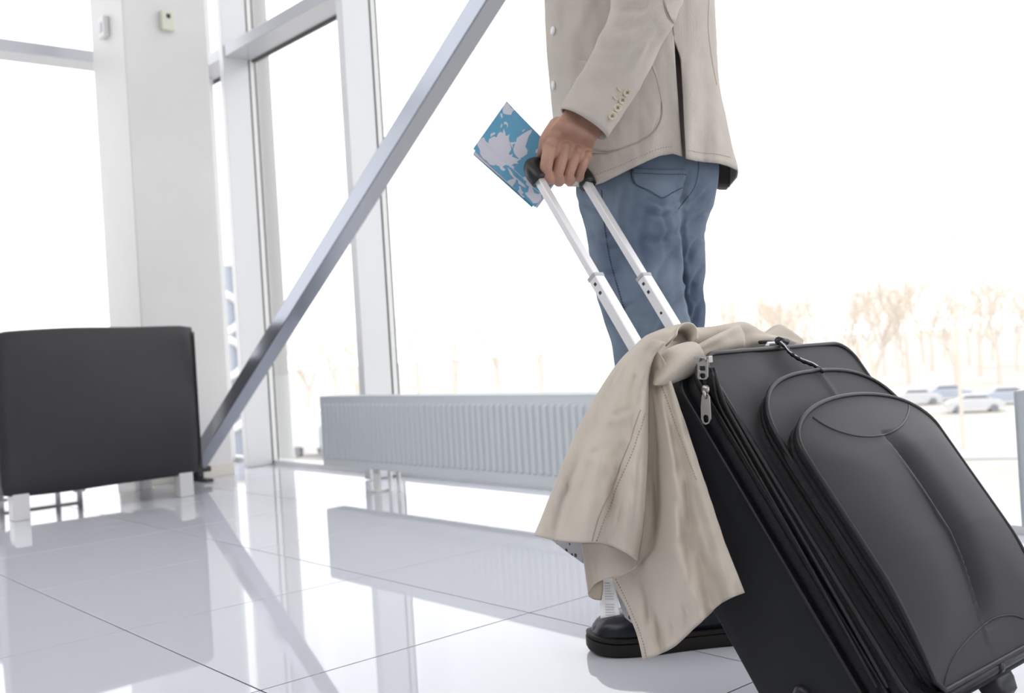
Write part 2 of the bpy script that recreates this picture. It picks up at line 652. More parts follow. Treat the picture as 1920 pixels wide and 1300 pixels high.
# small boxes on the pillar
p = ondir(200, 52, (0, 1, 0), 1.872)
b1 = empty('wall_switch', p, 'white switch box high on the narrow left face of the pillar', 'switch')
MB().bbox((p.x - 0.045, 1.845, p.z - 0.05), (p.x + 0.035, 1.8715, p.z + 0.05), 0.005).build('housing', 'plastic_white', b1)
MB().bbox((p.x - 0.02, 1.840, p.z - 0.025), (p.x + 0.01, 1.8455, p.z + 0.02), 0.002).build('button', 'white', b1)
p = ondir(310, 41, (1, 0, 0), -4.776)
b2 = empty('thermostat', p, 'small ivory control box high on the wide face of the pillar', 'thermostat')
MB().bbox((-4.7755, p.y - 0.03, p.z - 0.047), (-4.745, p.y + 0.035, p.z + 0.047), 0.005).build('housing', 'plastic', b2)
MB().bbox((-4.746, p.y - 0.005, p.z + 0.01), (-4.741, p.y + 0.012, p.z + 0.03), 0.001).build('display', 'dark_metal', b2)

# diagonal brace (square tube in the plane Y = 2.044 .. 2.115)
br = empty('diagonal_brace', (-4.7, 2.08, 0), 'grey steel tube rising diagonally from the foot of the pillar', 'brace')
sl_ = 0.6598; c_, s_ = 1 / math.hypot(1, sl_), sl_ / math.hypot(1, sl_)
A0 = Vector((-4.74, 0, 0.115)); n_ = Vector((s_, 0, -c_)) * 0.0705
A1 = A0 + Vector((c_, 0, s_)) * 5.4
yv = [2.044, 2.1145]
mb = MB()
rings = []
for P_ in (A0, A1):
    ring = []
    for (k, yy) in ((0, 0), (0, 1), (1, 1), (1, 0)):
        ring.append(Vector((P_.x + n_.x * k, yv[yy], P_.z + n_.z * k)))
    rings.append(ring)
o = mb.loft(rings).build('tube', 'brace', br)
bv = o.modifiers.new('bevel', 'BEVEL'); bv.width = 0.004; bv.segments = 2
MB().bbox((-4.772, 2.06, 0.0), (-4.60, 2.10, 0.012), 0.001).bbox((-4.766, 2.066, 0.012), (-4.69, 2.094, 0.085), 0.003).tube([(-4.72, 2.02, 0.05), (-4.72, 2.14, 0.05)], 0.014, 10).build('base_bracket', 'dark_metal', br)


# ------------------------------------------------------------------ radiators
def radiator(x0, x1, label):
    Y, zb, zt = 2.245, 0.092, 0.381
    r = empty('radiator', ((x0 + x1) / 2, Y + 0.05, 0), label, 'radiator', 'low panel radiators along the window')
    # corrugated front
    pitch = 0.0333
    xs = []
    x = x0 + 0.02
    n = int((x1 - x0 - 0.04) / pitch)
    for k in range(n):
        b = x0 + 0.02 + k * pitch
        xs += [(b, 0), (b + 0.007, 1), (b + 0.017, 1), (b + 0.024, 0)]
    xs = [(x0, 0)] + xs + [(x1, 0)]
    zs = [(zb, 0), (zb + 0.028, 0), (zb + 0.036, 1), (zt - 0.036, 1), (zt - 0.028, 0), (zt - 0.004, 0), (zt, -0.6)]
    V = []
    for z, q in zs:
        for x, d in xs:
            V.append((x, Y + 0.007 - (0.0075 * d * max(q, 0)) + (0.006 if q < 0 else 0), z))
    o = obj('front_panel', V, gridfaces(len(xs), len(zs)), 'radiator', r, False)
    o2 = MB().box((x0, Y + 0.0085, zb), (x1, Y + 0.02, zt - 0.004)).box((x0, Y + 0.08, zb), (x1, Y + 0.095, zt - 0.004)).build('water_panels', 'radiator', r)
    for a, b in ((x0 - 0.001, x0 + 0.0015), (x1 - 0.0015, x1 + 0.001)):
        MB().bbox((a, Y + 0.004, zb), (b, Y + 0.1, zt), 0.0005).build('side_cover', 'radiator', r)
    mb = MB()
    k = x0
    while k < x1 - 0.01:
        mb.box((k, Y + 0.012, zt - 0.003), (k + 0.006, Y + 0.1, zt + 0.002))
        k += 0.018
    mb.box((x0, Y + 0.006, zt - 0.004), (x1, Y + 0.012, zt + 0.002)).box((x0, Y + 0.096, zt - 0.004), (x1, Y + 0.102, zt + 0.002))
    mb.build('top_grille', 'radiator', r)
    for xx in (x0 + 0.33, x1 - 0.33):
        MB().bbox((xx, Y + 0.03, 0), (xx + 0.035, Y + 0.045, 0.12), 0.002).bbox((xx - 0.01, Y + 0.01, 0), (xx + 0.045, Y + 0.08, 0.008), 0.002).box((xx + 0.004, Y + 0.026, 0.03), (xx + 0.031, Y + 0.03, 0.036)).build('foot', 'bead', r)
    return r


r1 = radiator(-3.845, -1.845, 'long low white ribbed radiator behind the trouser legs and hanging coat')
r2 = radiator(-0.972, 1.03, 'radiator cut by the right edge of the picture beyond the suitcase')
MB().tube([(-3.46, 2.32, 0.12), (-3.46, 2.32, 0.0)], 0.009, 10).tube([(-3.40, 2.32, 0.12), (-3.40, 2.32, 0.0)], 0.009, 10).build('valve_pipes', 'bead', r1)

# ------------------------------------------------------------------ armchair seen from behind
ch = empty('armchair', (-4.47, 1.48, 0), 'black leather box armchair seen from behind on white block legs', 'armchair')


def soft_box(a, b, r, name, parent, bulge=0.008):
    bm = bmesh.new()
    bmesh.ops.create_cube(bm, size=1)
    c = [(p + q) / 2 for p, q in zip(a, b)]
    d = [abs(q - p) for p, q in zip(a, b)]
    for v in bm.verts: v.co = Vector((c[i] + v.co[i] * d[i] for i in range(3)))
    bmesh.ops.subdivide_edges(bm, edges=bm.edges[:], cuts=14, use_grid_fill=True)
    for v in bm.verts:
        q = [(v.co[i] - c[i]) / (d[i] / 2) for i in range(3)]
        # round the edges
        lo = [c[i] - d[i] / 2 + r for i in range(3)]; hi = [c[i] + d[i] / 2 - r for i in range(3)]
        cl = Vector([min(max(v.co[i], lo[i]), hi[i]) for i in range(3)])
        dv = v.co - cl
        if dv.length > 1e-6: v.co = cl + dv.normalized() * min(r, max(abs(x) for x in dv) if max(abs(x) for x in dv) > 0 else r)
        k = max(range(3), key=lambda i: abs(q[i]))
        o_ = [i for i in range(3) if i != k]
        am = bulge * (1 - q[o_[0]] ** 4) * (1 - q[o_[1]] ** 4)
        v.co[k] += math.copysign(am, q[k]) * (0.7 + 0.6 * noise.noise(v.co * 3))
    mb = MB()
    bm.verts.index_update()
    mb.add([v.co.copy() for v in bm.verts], [tuple(v.index for v in f.verts) for f in bm.faces])
    bm.free()
    return mb.build(name, 'leather', parent, True)


soft_box((-4.33, 1.082, 0.093), (-4.19, 1.868, 0.716), 0.022, 'backrest', ch, 0.010)
soft_box((-4.73, 1.21, 0.093), (-4.335, 1.74, 0.42), 0.03, 'seat', ch, 0.006)
soft_box((-4.73, 1.082, 0.093), (-4.335, 1.205, 0.57), 0.02, 'armrest', ch, 0.003)
soft_box((-4.73, 1.745, 0.093), (-4.335, 1.868, 0.57), 0.02, 'armrest', ch, 0.003)
rim = [(-4.196, 1.090, 0.70), (-4.196, 1.090, 0.105), (-4.196, 1.862, 0.105), (-4.196, 1.862, 0.70)]
MB().tube([(-4.194, 1.865, 0.69), (-4.194, 1.865, 0.11)], 0.003, 6).build('piping', 'piping', ch)
for x in (-4.70, -4.26):
    for y in (1.115, 1.765):
        MB().bbox((x, y, 0), (x + 0.067, y + 0.06, 0.1), 0.003).build('leg', 'leg', ch)
# a second seat further back: only its chrome legs show below the first
st = empty('chrome_stool', (-5.1, 1.5, 0), 'chrome tubular legs of a stool glimpsed under the armchair', 'stool')
for k, (x, y) in enumerate(((-5.0, 1.28), (-5.0, 1.62), (-5.32, 1.28), (-5.32, 1.62))):
    MB().tube([(x, y, 0.0), (x, y, 0.42)], 0.013, 10).tube([(x, y, 0.0), (x, y, 0.008)], 0.028, 12).build('leg', 'nickel', st)
MB().tube([(-5.0, 1.28, 0.06), (-5.0, 1.62, 0.06)], 0.008, 8).build('rung', 'nickel', st)
MB().bbox((-5.36, 1.24, 0.42), (-4.96, 1.66, 0.47), 0.01).build('seat', 'leather', st)

# ------------------------------------------------------------------ outside
GZ = -7.0
gr = MB().box((-700, 6, GZ - 0.5), (500, 900, GZ)).box((-700, -300, GZ - 0.5), (-12, 6, GZ)).build('ground', 'ground')
tag(gr, kind='structure')
rd = MB().add([ondir(x, y, (0, 0, 1), GZ + 0.05) for x, y in ((560, 830), (3200, 800), (3200, 840), (560, 880))], [(0, 1, 2, 3)]).build('road', 'road')
tag(rd, kind='structure')
# round exterior column behind the first mullion
ec = MB()
cx, cy = -6.07, 3.16
pj = [Vector((cx, cy, z)) for z in (-7, 0.45, 0.452, 0.458, 0.46, 8)]
ec.tube(pj, [0.15, 0.15, 0.146, 0.146, 0.15, 0.15], 40)
o = ec.build('exterior_column', 'fin', None, True)
tag(o, 'round pale concrete column standing just outside the glass', 'column')


def tree_mesh(seed, h):
    rnd = random.Random(seed)
    mb, tw = MB(), MB()
    def grow(p, d, L, r, lev):
        q = p + d * L
        mid = p + d * L * 0.5 + Vector([rnd.uniform(-1, 1) * L * 0.05 for _ in range(3)])
        (mb if lev < 3 else tw).tube([p, mid, q], [r, r * 0.8, r * 0.6], 5 if lev < 2 else 3, cap=False)
        if lev >= 6: return
        for k in range(3):
            nd = (d + Vector((rnd.uniform(-1, 1), rnd.uniform(-1, 1), rnd.uniform(-0.35, 0.7))) * 0.75).normalized()
            grow(p + d * L * rnd.uniform(0.55, 1.0), nd, L * rnd.uniform(0.62, 0.85), r * 0.55, lev + 1)
    grow(Vector((0, 0, 0)), Vector((0, 0, 1)), h * 0.26, h * 0.018, 0)
    return mb, tw


tprot = []
for sd, h in ((1, 17), (5, 14), (9, 19)):
    mb, tw = tree_mesh(sd, h)
    root = empty('bare_tree', (0, 0, 0))
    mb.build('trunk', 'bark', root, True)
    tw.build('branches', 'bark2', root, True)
    tprot.append(root)
rnd = random.Random(3)
spots = [(575, 118), (625, 150), (665, 128), (780, 190), (850, 170), (930, 200), (1010, 170), (1340, 150), (1400, 125), (1450, 105), (1500, 135), (1555, 95), (1610, 120), (1655, 90),
         (1700, 112), (1745, 130), (1790, 84), (1835, 105), (1870, 92), (1905, 75), (1940, 98), (1425, 85), (1520, 78), (1590, 88), (1635, 75), (1690, 82), (1730, 96), (1815, 70), (1960, 66), (1480, 170), (1580, 165), (1680, 160), (1770, 170), (1860, 150), (1360, 190), (1430, 200)]
used = set()
taken = [at(px, 650, d).xy for px, d in ((1770, 98), (1820, 84), (1880, 90), (1712, 95), (1375, 100), (1795, 60))]
for i, (px, d) in enumerate(spots):
    k = i % 3
    b = at(px, 650, d)
    while any((b.xy - q).length < 11.5 for q in taken):
        d += 3
        b = at(px, 650, d)
    taken.append(b.xy)
    b.z = GZ
    if k not in used:
        used.add(k); t = tprot[k]
    else:
        t = tprot[k].copy(); COL.objects.link(t)
        for c in tprot[k].children:
            q = c.copy(); COL.objects.link(q); q.parent = t
    t.location = b
    t.rotation_euler = (0, 0, rnd.uniform(0, 6))
    sc = rnd.uniform(0.8, 1.05)
    t.scale = (sc * 0.9, sc * 0.9, sc * (1 + max(0, d - 95) * 0.003))
    tag(t, 'bare winter tree in the blurred row beyond the window', 'tree', 'bare trees beyond the window')


def car(px, d, body, label, name='parked_car', h=1.45, L=4.3, ang=0.6):
    b = at(px, 650, d); b.z = GZ
    r = empty(name, b, label, 'car', None)
    prof = [(-0.5, 0.2), (-0.5, 0.55), (-0.44, 0.66), (-0.30, 0.70), (-0.18, 1.0), (0.18, 1.0), (0.32, 0.68), (0.47, 0.6), (0.5, 0.45), (0.5, 0.2)]
    def P(u, v, z):
        return Vector((math.cos(ang) * u * L - math.sin(ang) * v, math.sin(ang) * u * L + math.cos(ang) * v, z * h))
    rings = [[P(u, s * (0.85 if z < 0.75 else 0.68), z) for u, z in prof] for s in (-1, 1)]
    o = MB().loft(rings).build('body', body, None); o.parent = r
    gl = [(-0.28, 0.71), (-0.17, 0.96), (0.17, 0.96), (0.29, 0.70)]
    o = MB().loft([[P(u, s * 0.80, z) for u, z in gl] for s in (-1, 1)]).build('windows', 'car_glass', None); o.parent = r
    for u in (-0.31, 0.31):
        for s in (-0.8, 0.8):
            o = MB().tube([P(u, s - 0.1, 0.22), P(u, s + 0.1, 0.22)], 0.32, 14).build('wheel', 'car_glass', None); o.parent = r
    return r


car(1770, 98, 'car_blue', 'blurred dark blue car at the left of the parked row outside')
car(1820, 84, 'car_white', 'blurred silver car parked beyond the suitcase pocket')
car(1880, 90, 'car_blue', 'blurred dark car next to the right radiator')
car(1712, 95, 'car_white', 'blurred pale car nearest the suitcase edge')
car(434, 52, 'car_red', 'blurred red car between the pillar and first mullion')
# white box truck
b = at(592, 650, 80); b.z = GZ
r = empty('box_truck', b, 'white box truck blurred beyond the left end of the radiator', 'truck')
for nm, a, c, mt_ in (('cargo_box', (-2.6, -1.2, 0.8), (1.6, 1.2, 3.6), 'facade_white'), ('cab', (1.7, -1.1, 0.6), (3.2, 1.1, 2.5), 'car_blue')):
    o = MB().bbox(a, c, 0.08).build(nm, mt_); o.parent = r
for x in (-1.8, 2.3):
    for y in (-1.0, 1.0):
        o = MB().tube([(x, y - 0.15, 0.45), (x, y + 0.15, 0.45)], 0.45, 14).build('wheel', 'car_glass'); o.parent = r
# blue facade with white rings
b = at(385, 650, 60); b.z = GZ
bd = empty('office_building', b, 'pale blue building with white ring pattern beyond the pillar', 'building')
o = MB().bbox((-3.2, -3, 0), (3.2, 3, 13.0), 0.05).build('walls', 'facade'); o.parent = bd
for k, z in enumerate((11.6, 8.7, 5.8, 2.9)):
    for q in (-1, 1):
        o = MB().box((q * 1.4 - 2.0, -3.04, z - 1.0), (q * 1.4 - 0.3, -3.0, z + 0.4)).build('window', 'car_blue'); o.parent = bd
for z in (10.4, 7.9, 5.0):
    pts = [(3.30, -0.6 + 1.3 * math.cos(t_), z + 1.1 * math.sin(t_)) for t_ in [math.pi * 2 * k / 28 for k in range(29)]]
    o = MB().tube(pts, 0.22, 6, False).build('ring_ornament', 'facade_white', None, True); o.parent = bd
o = MB().bbox((-3.3, -3.1, 13.0), (3.3, 3.1, 13.25), 0.03).build('parapet', 'facade_white'); o.parent = bd
# lamp pole leaning line and wires
for px, d, hh, nm in ((1375, 100, 15, 'left'), (1795, 60, 13, 'right')):
    b = at(px, 650, d); b.z = GZ
    if nm == 'left':
        pl = empty('power_line', b, 'overhead power line with thin poles crossing in front of the bare trees', 'power line')
    o = MB().add(*(lambda q: (q.v, q.f))(MB().tube([b, b + Vector((0, 0, hh))], [0.12, 0.07], 8))).build('pole', 'bark', pl)
    MB().box((b.x - 0.9, b.y - 0.05, b.z + hh - 0.8), (b.x + 0.9, b.y + 0.05, b.z + hh - 0.65)).build('crossarm', 'bark', o)
pa, pb = at(1375, 650, 100), at(1990, 650, 70)
mb = MB()
for k, (za, zb_) in enumerate(((3.2, 3.4), (1.6, 2.2), (0.2, 0.9))):
    P = []
    for t_ in [k2 / 16 for k2 in range(17)]:
        q = pa.lerp(pb, t_); q.z = CAM_H + lerp(za, zb_, t_) - 0.7 * math.sin(math.pi * t_)
        P.append(q)
    MB().tube(P, 0.05, 4).build('wire', 'bark', pl)

# ------------------------------------------------------------------ suitcase
PH = math.radians(34)
HV = Vector((-math.sin(PH), 0, math.cos(PH)))
DV = Vector((math.cos(PH), 0, math.sin(PH)))


def SC(w_, h_, t_):
    return HV * h_ + DV * t_ + Vector((0, w_, 0))


case = empty('suitcase', SC(1.225, 0.42, -0.60) * 1.0, 'black fabric trolley suitcase tilted on its wheels with coat thrown over it', 'suitcase')
W0, W1, HB, HT = 1.05, 1.40, 0.422, 0.905


def rrect(w0, w1, h0, h1, r, n=7, rb=None):
    rb = r if rb is None else rb
    pts = []
    for cx_, cy_, a0, rr in ((w1 - r, h1 - r, 0, r), (w0 + r, h1 - r, 90, r), (w0 + rb, h0 + rb, 180, rb), (w1 - rb, h0 + rb, 270, rb)):
        for k in range(n + 1):
            a = math.radians(a0 + 90 * k / n)
            pts.append((cx_ + rr * math.cos(a), cy_ + rr * math.sin(a)))
    # extra points along the straight edges
    out = []
    for i, p_ in enumerate(pts):
        q = pts[(i + 1) % len(pts)]
        dd = math.hypot(q[0] - p_[0], q[1] - p_[1])
        m_ = max(1, int(dd / 0.02))
        for k in range(m_): out.append((lerp(p_[0], q[0], k / m_), lerp(p_[1], q[1], k / m_)))
    return out


BASE = rrect(W0, W1, HB, HT, 0.032)
CW, CH = (W0 + W1) / 2, (HB + HT) / 2


def inset(pts, d, cx_=CW, cy_=CH, hw=(W1 - W0) / 2, hh=(HT - HB) / 2):
    return [(cx_ + (a - cx_) * (1 - d / hw), cy_ + (b - cy_) * (1 - d / hh)) for a, b in pts]


def wob(w_, h_, t_, amp):
    return amp * noise.noise(Vector((w_ * 14, h_ * 9, t_ * 16)))


TF = -0.413
rings = []
for t_, ins, am in ((-0.603, 0.02, 0), (-0.602, 0.006, 0), (-0.596, 0.0, 0), (-0.58, -0.002, 0), (-0.56, -0.003, .003), (-0.54, -0.004, .005), (-0.52, -0.004, .006), (-0.50, -0.003, .006), (-0.485, -0.002, .004), (-0.47, 0, .002), (-0.462, 0.0, 0)):
    rings.append([SC(a, b, t_ + 0) + Vector((0, -wob(a, b, t_, am), 0)) for a, b in inset(BASE, ins)])
body = MB().loft(rings).build('shell', 'canvas', case, True)
weighted(body)
# zip band and rim
rings = [[SC(a, b, t_) for a, b in inset(BASE, ins)] for t_, ins in ((-0.463, 0.008), (-0.455, 0.0045), (-0.447, 0.007), (-0.4455, 0.009), (-0.443, 0.004), (-0.437, 0.002), (-0.4345, 0.008), (-0.432, 0.0035), (-0.422, 0.0), (-0.415, 0.003), (-0.413, 0.006))]
zb_ = MB().loft(rings, cap=False).build('expansion_band', 'zip', case, True)
for nm, t_, ins, r_ in (('front_piping', -0.4135, 0.002, 0.0036), ('band_piping', -0.4335, 0.001, 0.0022), ('rear_piping', -0.4625, -0.001, 0.0026)):
    P = [SC(a, b, t_) for a, b in inset(BASE, ins)]
    MB().tube(P + P[:2], r_, 7, False).build(nm, 'piping', case, True)


def face(name, outline, cx_, cy_, tfun, material, parent, nr=26):
    rings = []
    for k in range(nr + 1):
        f = 1 - k / nr
        f = max(f, 0.001)
        rings.append([SC(cx_ + (a - cx_) * f, cy_ + (b - cy_) * f, tfun(cx_ + (a - cx_) * f, cy_ + (b - cy_) * f, f)) for a, b in outline])
    return MB().loft(rings, cap=False).build(name, material, parent, True)


def t_main(a, b, f):
    e = 1 - f ** 6
    return TF + 0.004 * e - 0.010 * math.exp(-((a - 1.20) / 0.03) ** 2 - ((b - 0.865) / 0.03) ** 2) * 0.9 + 0.003 * math.exp(-((a - 1.12) / 0.03) ** 2) * e - 0.002 * noise.noise(Vector((a * 12, b * 12, 0)))


face('front_panel', inset(BASE, 0.003), CW, CH, t_main, 'nylon', case)


def densify(pts, step=0.006):
    out = []
    for i, p_ in enumerate(pts):
        q = pts[(i + 1) % len(pts)]
        dd = math.hypot(q[0] - p_[0], q[1] - p_[1])
        m_ = max(1, int(dd / step))
        for k in range(m_): out.append((lerp(p_[0], q[0], k / m_), lerp(p_[1], q[1], k / m_)))
    return out


def arch(w0, w1, h0, hs, ht, p=2.0, n=28):
    """pocket outline: straight sides from h0 to hs, superelliptic top up to ht"""
    cw = (w0 + w1) / 2; a_ = (w1 - w0) / 2
    pts = []
    for k in range(n + 1):
        th = math.pi * k / n
        c1, s1 = math.cos(th), math.sin(th)
        pts.append((cw + a_ * math.copysign(abs(c1) ** (2 / p), c1), hs + (ht - hs) * abs(s1) ** (2 / p)))
    pts.append((w0 + 0.004, h0 + 0.012)); pts.append((w0 + 0.015, h0))
    pts.append((w1 - 0.015, h0)); pts.append((w1 - 0.004, h0 + 0.012))
    return densify(pts)


P1 = arch(1.066, 1.388, 0.434, 0.745, 0.846, 2.6)
P2 = arch(1.060, 1.388, 0.428, 0.722, 0.790, 2.15)


def t_p1(a, b, f):
    return -0.388 + 0.004 * (1 - f ** 5) + 0.0025 * math.exp(-((a - 1.235) / 0.006) ** 2) * (b > 0.78) - 0.0012 * noise.noise(Vector((a * 20, b * 20, 4)))


def t_p2(a, b, f):
    base = -0.364 - 0.020 * max(0, (0.56 - b) / 0.13) ** 1.5
    dome = 0.026 * (1 - f ** 3.2) * min(1, max(0, (b - 0.42) / 0.16)) * (1 - 0.35 * max(0, (b - 0.70) / 0.09))
    x = a - (1.213 - (0.72 - b) * 0.02)
    amt = min(1, max(0, (0.725 - b) / 0.05)) * min(1, max(0, (b - 0.462) / 0.05))
    cre = 0
    if amt > 0:
        cre = -0.027 * math.exp(-(x / 0.026) ** 2) if x > 0 else -0.027 * math.exp(-(x / 0.003) ** 2)
    ell = ((a - 1.222) / 0.150) ** 2 + ((b - 0.748) / 0.034) ** 2
    lens = -0.002 if abs(ell - 1) < 0.10 and b < 0.755 else 0
    soft = 0.0028 * math.sin((a - 1.06) * 34) * min(1, max(0, (0.70 - b) / 0.1)) * (a < 1.2)
    return base + dome + cre * amt + soft * (1 - f ** 4) - 0.0015 * noise.noise(Vector((a * 12, b * 9, 9)))


for nm, out, t0, t1, fn, cy_, mt_ in (('upper_pocket', P1, TF + 0.001, -0.388, t_p1, 0.64, 'nylon'), ('lower_pocket', P2, -0.392, -0.364, t_p2, 0.61, 'nylon')):
    cw = 1.226
    pk = face(nm, out, cw, cy_, fn, mt_, case, 120 if nm == 'lower_pocket' else 30)
    hw, hh = 0.163, 0.2
    def ins2(d): return [(cw + (a - cw) * (1 - d / hw), cy_ + (b - cy_) * (1 - d / hh)) for a, b in out]
    rings = []
    for k, (q, d) in enumerate(((0, 0.001), (0.18, 0.003), (0.3, 0.006), (0.36, 0.003), (0.5, 0.002), (0.56, 0.006), (0.62, 0.002), (0.8, 0.0), (1.0, 0.0))):
        rings.append([SC(a, b, lerp(t0, fn(a, b, 1.0), q)) for a, b in ins2(d)])
    MB().loft(rings, cap=False).build('gusset', 'zip', pk, True)
    P = [SC(a, b, fn(a, b, 1.0) + 0.0005) for a, b in ins2(0.0005)]
    MB().tube(P + P[:2], 0.0032, 7, False).build('piping', 'piping', pk, True)
    if nm == 'lower_pocket': lower = pk; ins_low = ins2
    else: upper = pk
# curved seam of the lens-shaped panel on the lower pocket
P = []
for k in range(41):
    a_ = math.pi + math.pi * k / 40
    w_, h_ = 1.224 + 0.151 * math.cos(a_), 0.755 + 0.036 * math.sin(a_)
    f = 0.9
    P.append(SC(w_, h_, t_p2(w_, h_, math.hypot((w_ - 1.226) / 0.163, (h_ - .61) / 0.18) * 0.8 if False else 0) + 0.0))
# place the seam by ray casting so that it lies on the pocket surface
tr_low = bvh(lower)
seam(tr_low, [(1524, 783), (1545, 797), (1575, 810), (1610, 818), (1645, 818), (1675, 809), (1695, 792), (1704, 770), (1703, 752)], 0.0013, 'panel_seam', 'piping', lower, 60, 0.0)
seam(tr_low, [(1768, 1299), (1775, 1265), (1790, 1232), (1815, 1200), (1850, 1168), (1872, 1157), (1898, 1154), (1919, 1160)], 0.0013, 'corner_seam', 'piping', lower, 60, 0.0)
# bottom rail with a piping
MB().tube([SC(1.056, 0.424, -0.392), SC(1.395, 0.424, -0.392)], 0.0065, 10).build('bottom_rail', 'black_plastic', case, True)
MB().tube([SC(1.205, 0.424, -0.392), SC(1.216, 0.424, -0.392)], 0.0085, 10).build('rail_clip', 'black_plastic', case, True)
MB().tube([SC(1.056, 0.42, -0.413), SC(1.395, 0.42, -0.413)], 0.008, 10).build('lower_edge_trim', 'canvas', case, True)
# feet
for w_ in (1.12, 1.255):
    rings = []
    for h_, s_2 in ((0.425, 1.0), (0.405, 0.95), (0.392, 0.75), (0.389, 0.5)):
        rings.append([SC(w_ + a * s_2 - 0.0, h_, -0.43 + b * s_2) for a, b in rrect(-0.026, 0.026, -0.016, 0.016, 0.01, 4)])
    MB().loft(rings).build('rest_foot', 'black_plastic', case, True)
# wheels with housings
for w_, s_2 in ((W0 + 0.035, 1), (W1 - 0.035, -1)):
    hc, tc_ = 0.447, -0.578
    hs = []
    for dw in (-0.03, 0.03):
        hs.append([SC(w_ + dw, hc + 0.03 + 0.05 * math.sin(a), tc_ + 0.02 + 0.05 * math.cos(a)) for a in [2 * math.pi * k / 24 for k in range(24)]])
    hb = MB().loft(hs).build('wheel_housing', 'black_plastic', case, True); weighted(hb)
    wz = SC(w_, hc, tc_).z
    rad = wz
    C_ = SC(w_, hc, tc_)
    prof = [(-0.014, 0.6), (-0.014, 0.9), (-0.011, 1.0), (0.011, 1.0), (0.014, 0.9), (0.014, 0.6)]
    rg = [[C_ + Vector((rad * q * math.cos(a), dw, rad * q * math.sin(a))) for a in [2 * math.pi * k / 28 for k in range(28)]] for dw, q in prof]
    wh = MB().loft(rg).build('wheel', 'piping', case, True)
    MB().tube([C_ + Vector((0, -0.017, 0)), C_ + Vector((0, 0.017, 0))], 0.012, 14).build('hub', 'alu', wh, True)
rv = ondir(1505, 1302, (0, 1, 0), 1.047)
MB().tube([rv + Vector((0, 0.01, 0)), rv + Vector((0, -0.006, 0)), rv + Vector((0, -0.009, 0))], [0.012, 0.011, 0.006], 18).build('rivet', 'black_plastic', case, True)


# telescopic handle: two rectangular tubes
def rect_tube(w_, h0, h1, tw, td, name, mt_, parent, tt=-0.578, r_=0.0012):
    rings = []
    for h_ in (h0, h1):
        rings.append([SC(w_ + a, h_, tt + b) for a, b in rrect(-tw / 2, tw / 2, -td / 2, td / 2, r_, 1)])
    o = MB().loft(rings).build(name, mt_, parent, True)
    weighted(o)
    return o


TW = (1.17, 1.282)
TT = -0.583
hd = MB()
for k, w_ in enumerate(TW):
    inner = rect_tube(w_, 1.10, 1.40, 0.015, 0.0125, 'inner_tube', 'alu', case, TT)
    outer = rect_tube(w_, 0.88, 1.170, 0.0205, 0.0175, 'outer_tube', 'alu', case, TT)
    rect_tube(w_, 1.166, 1.1715, 0.0222, 0.019, 'collar', 'alu_dark', outer, TT)
    for hh_ in (1.155, 1.138):
        MB().tube([SC(w_ - 0.0100, hh_, TT), SC(w_ - 0.0108, hh_, TT)], 0.0034, 4).build('lock_button', 'dark_metal', outer)
    if k == 1:
        MB().tube([SC(w_ - 0.0100, 1.095, TT), SC(w_ - 0.0108, 1.095, TT)], 0.0024, 10).build('lock_button', 'dark_metal', outer)
# black grip with bent ends
def grip_ring(w_, h_, sx, sz):
    return [SC(w_, h_ + sx * math.cos(a), TT + sz * math.sin(a)) for a in [2 * math.pi * k / 20 for k in range(20)]]
gp = []
pts = [(TW[0] - 0.0, 1.374), (TW[0] - 0.003, 1.392), (TW[0] + 0.004, 1.408), (TW[0] + 0.02, 1.413), (TW[0] + 0.056, 1.414), (TW[1] - 0.02, 1.413), (TW[1] - 0.004, 1.408), (TW[1] + 0.003, 1.392), (TW[1], 1.374)]
P = [SC(a, b, TT) for a, b in [tuple(q) for q in cr(pts, 4)]]
MB().tube(P, [0.0150 if i < 9 or i > len(P) - 10 else 0.0130 for i in range(len(P))], 18).build('grip', 'black_plastic', case, True)

# zip pulls on the side face
def plate(pts, Y, th, name, mt_, parent, holes=()):
    """flat plate traced on the plane of the case side, with round-cornered window(s)"""
    out = [onY(x, y, Y) for x, y in pts]
    bm = bmesh.new()
    loops = [out] + [[onY(x, y, Y) for x, y in h_] for h_ in holes]
    es = []
    for lp in loops:
        vs = [bm.verts.new(v) for v in lp]
        es += [bm.edges.new((vs[i], vs[(i + 1) % len(vs)])) for i in range(len(vs))]
    bmesh.ops.triangle_fill(bm, edges=es, use_beauty=True)
    bm.verts.index_update()
    o = MB().add([v.co.copy() for v in bm.verts], [tuple(v.index for v in f.verts) for f in bm.faces]).build(name, mt_, parent)
    bm.free()
    solid(o, th, 0)
    b_ = o.modifiers.new('bevel', 'BEVEL'); b_.width = 0.0005; b_.segments = 2
    return o


def rr_px(cx_, cy_, wx, wy, r, lean, n=5):
    pts = []
    for sx, sy, a0 in ((1, 1, 0), (-1, 1, 90), (-1, -1, 180), (1, -1, 270)):
        for k in range(n + 1):
            a = math.radians(a0 + 90 * k / n)
            x = sx * (wx - r) + r * math.cos(a); y = sy * (wy - r) + r * math.sin(a)
            pts.append((cx_ + x + y * lean, cy_ + y))
    return pts


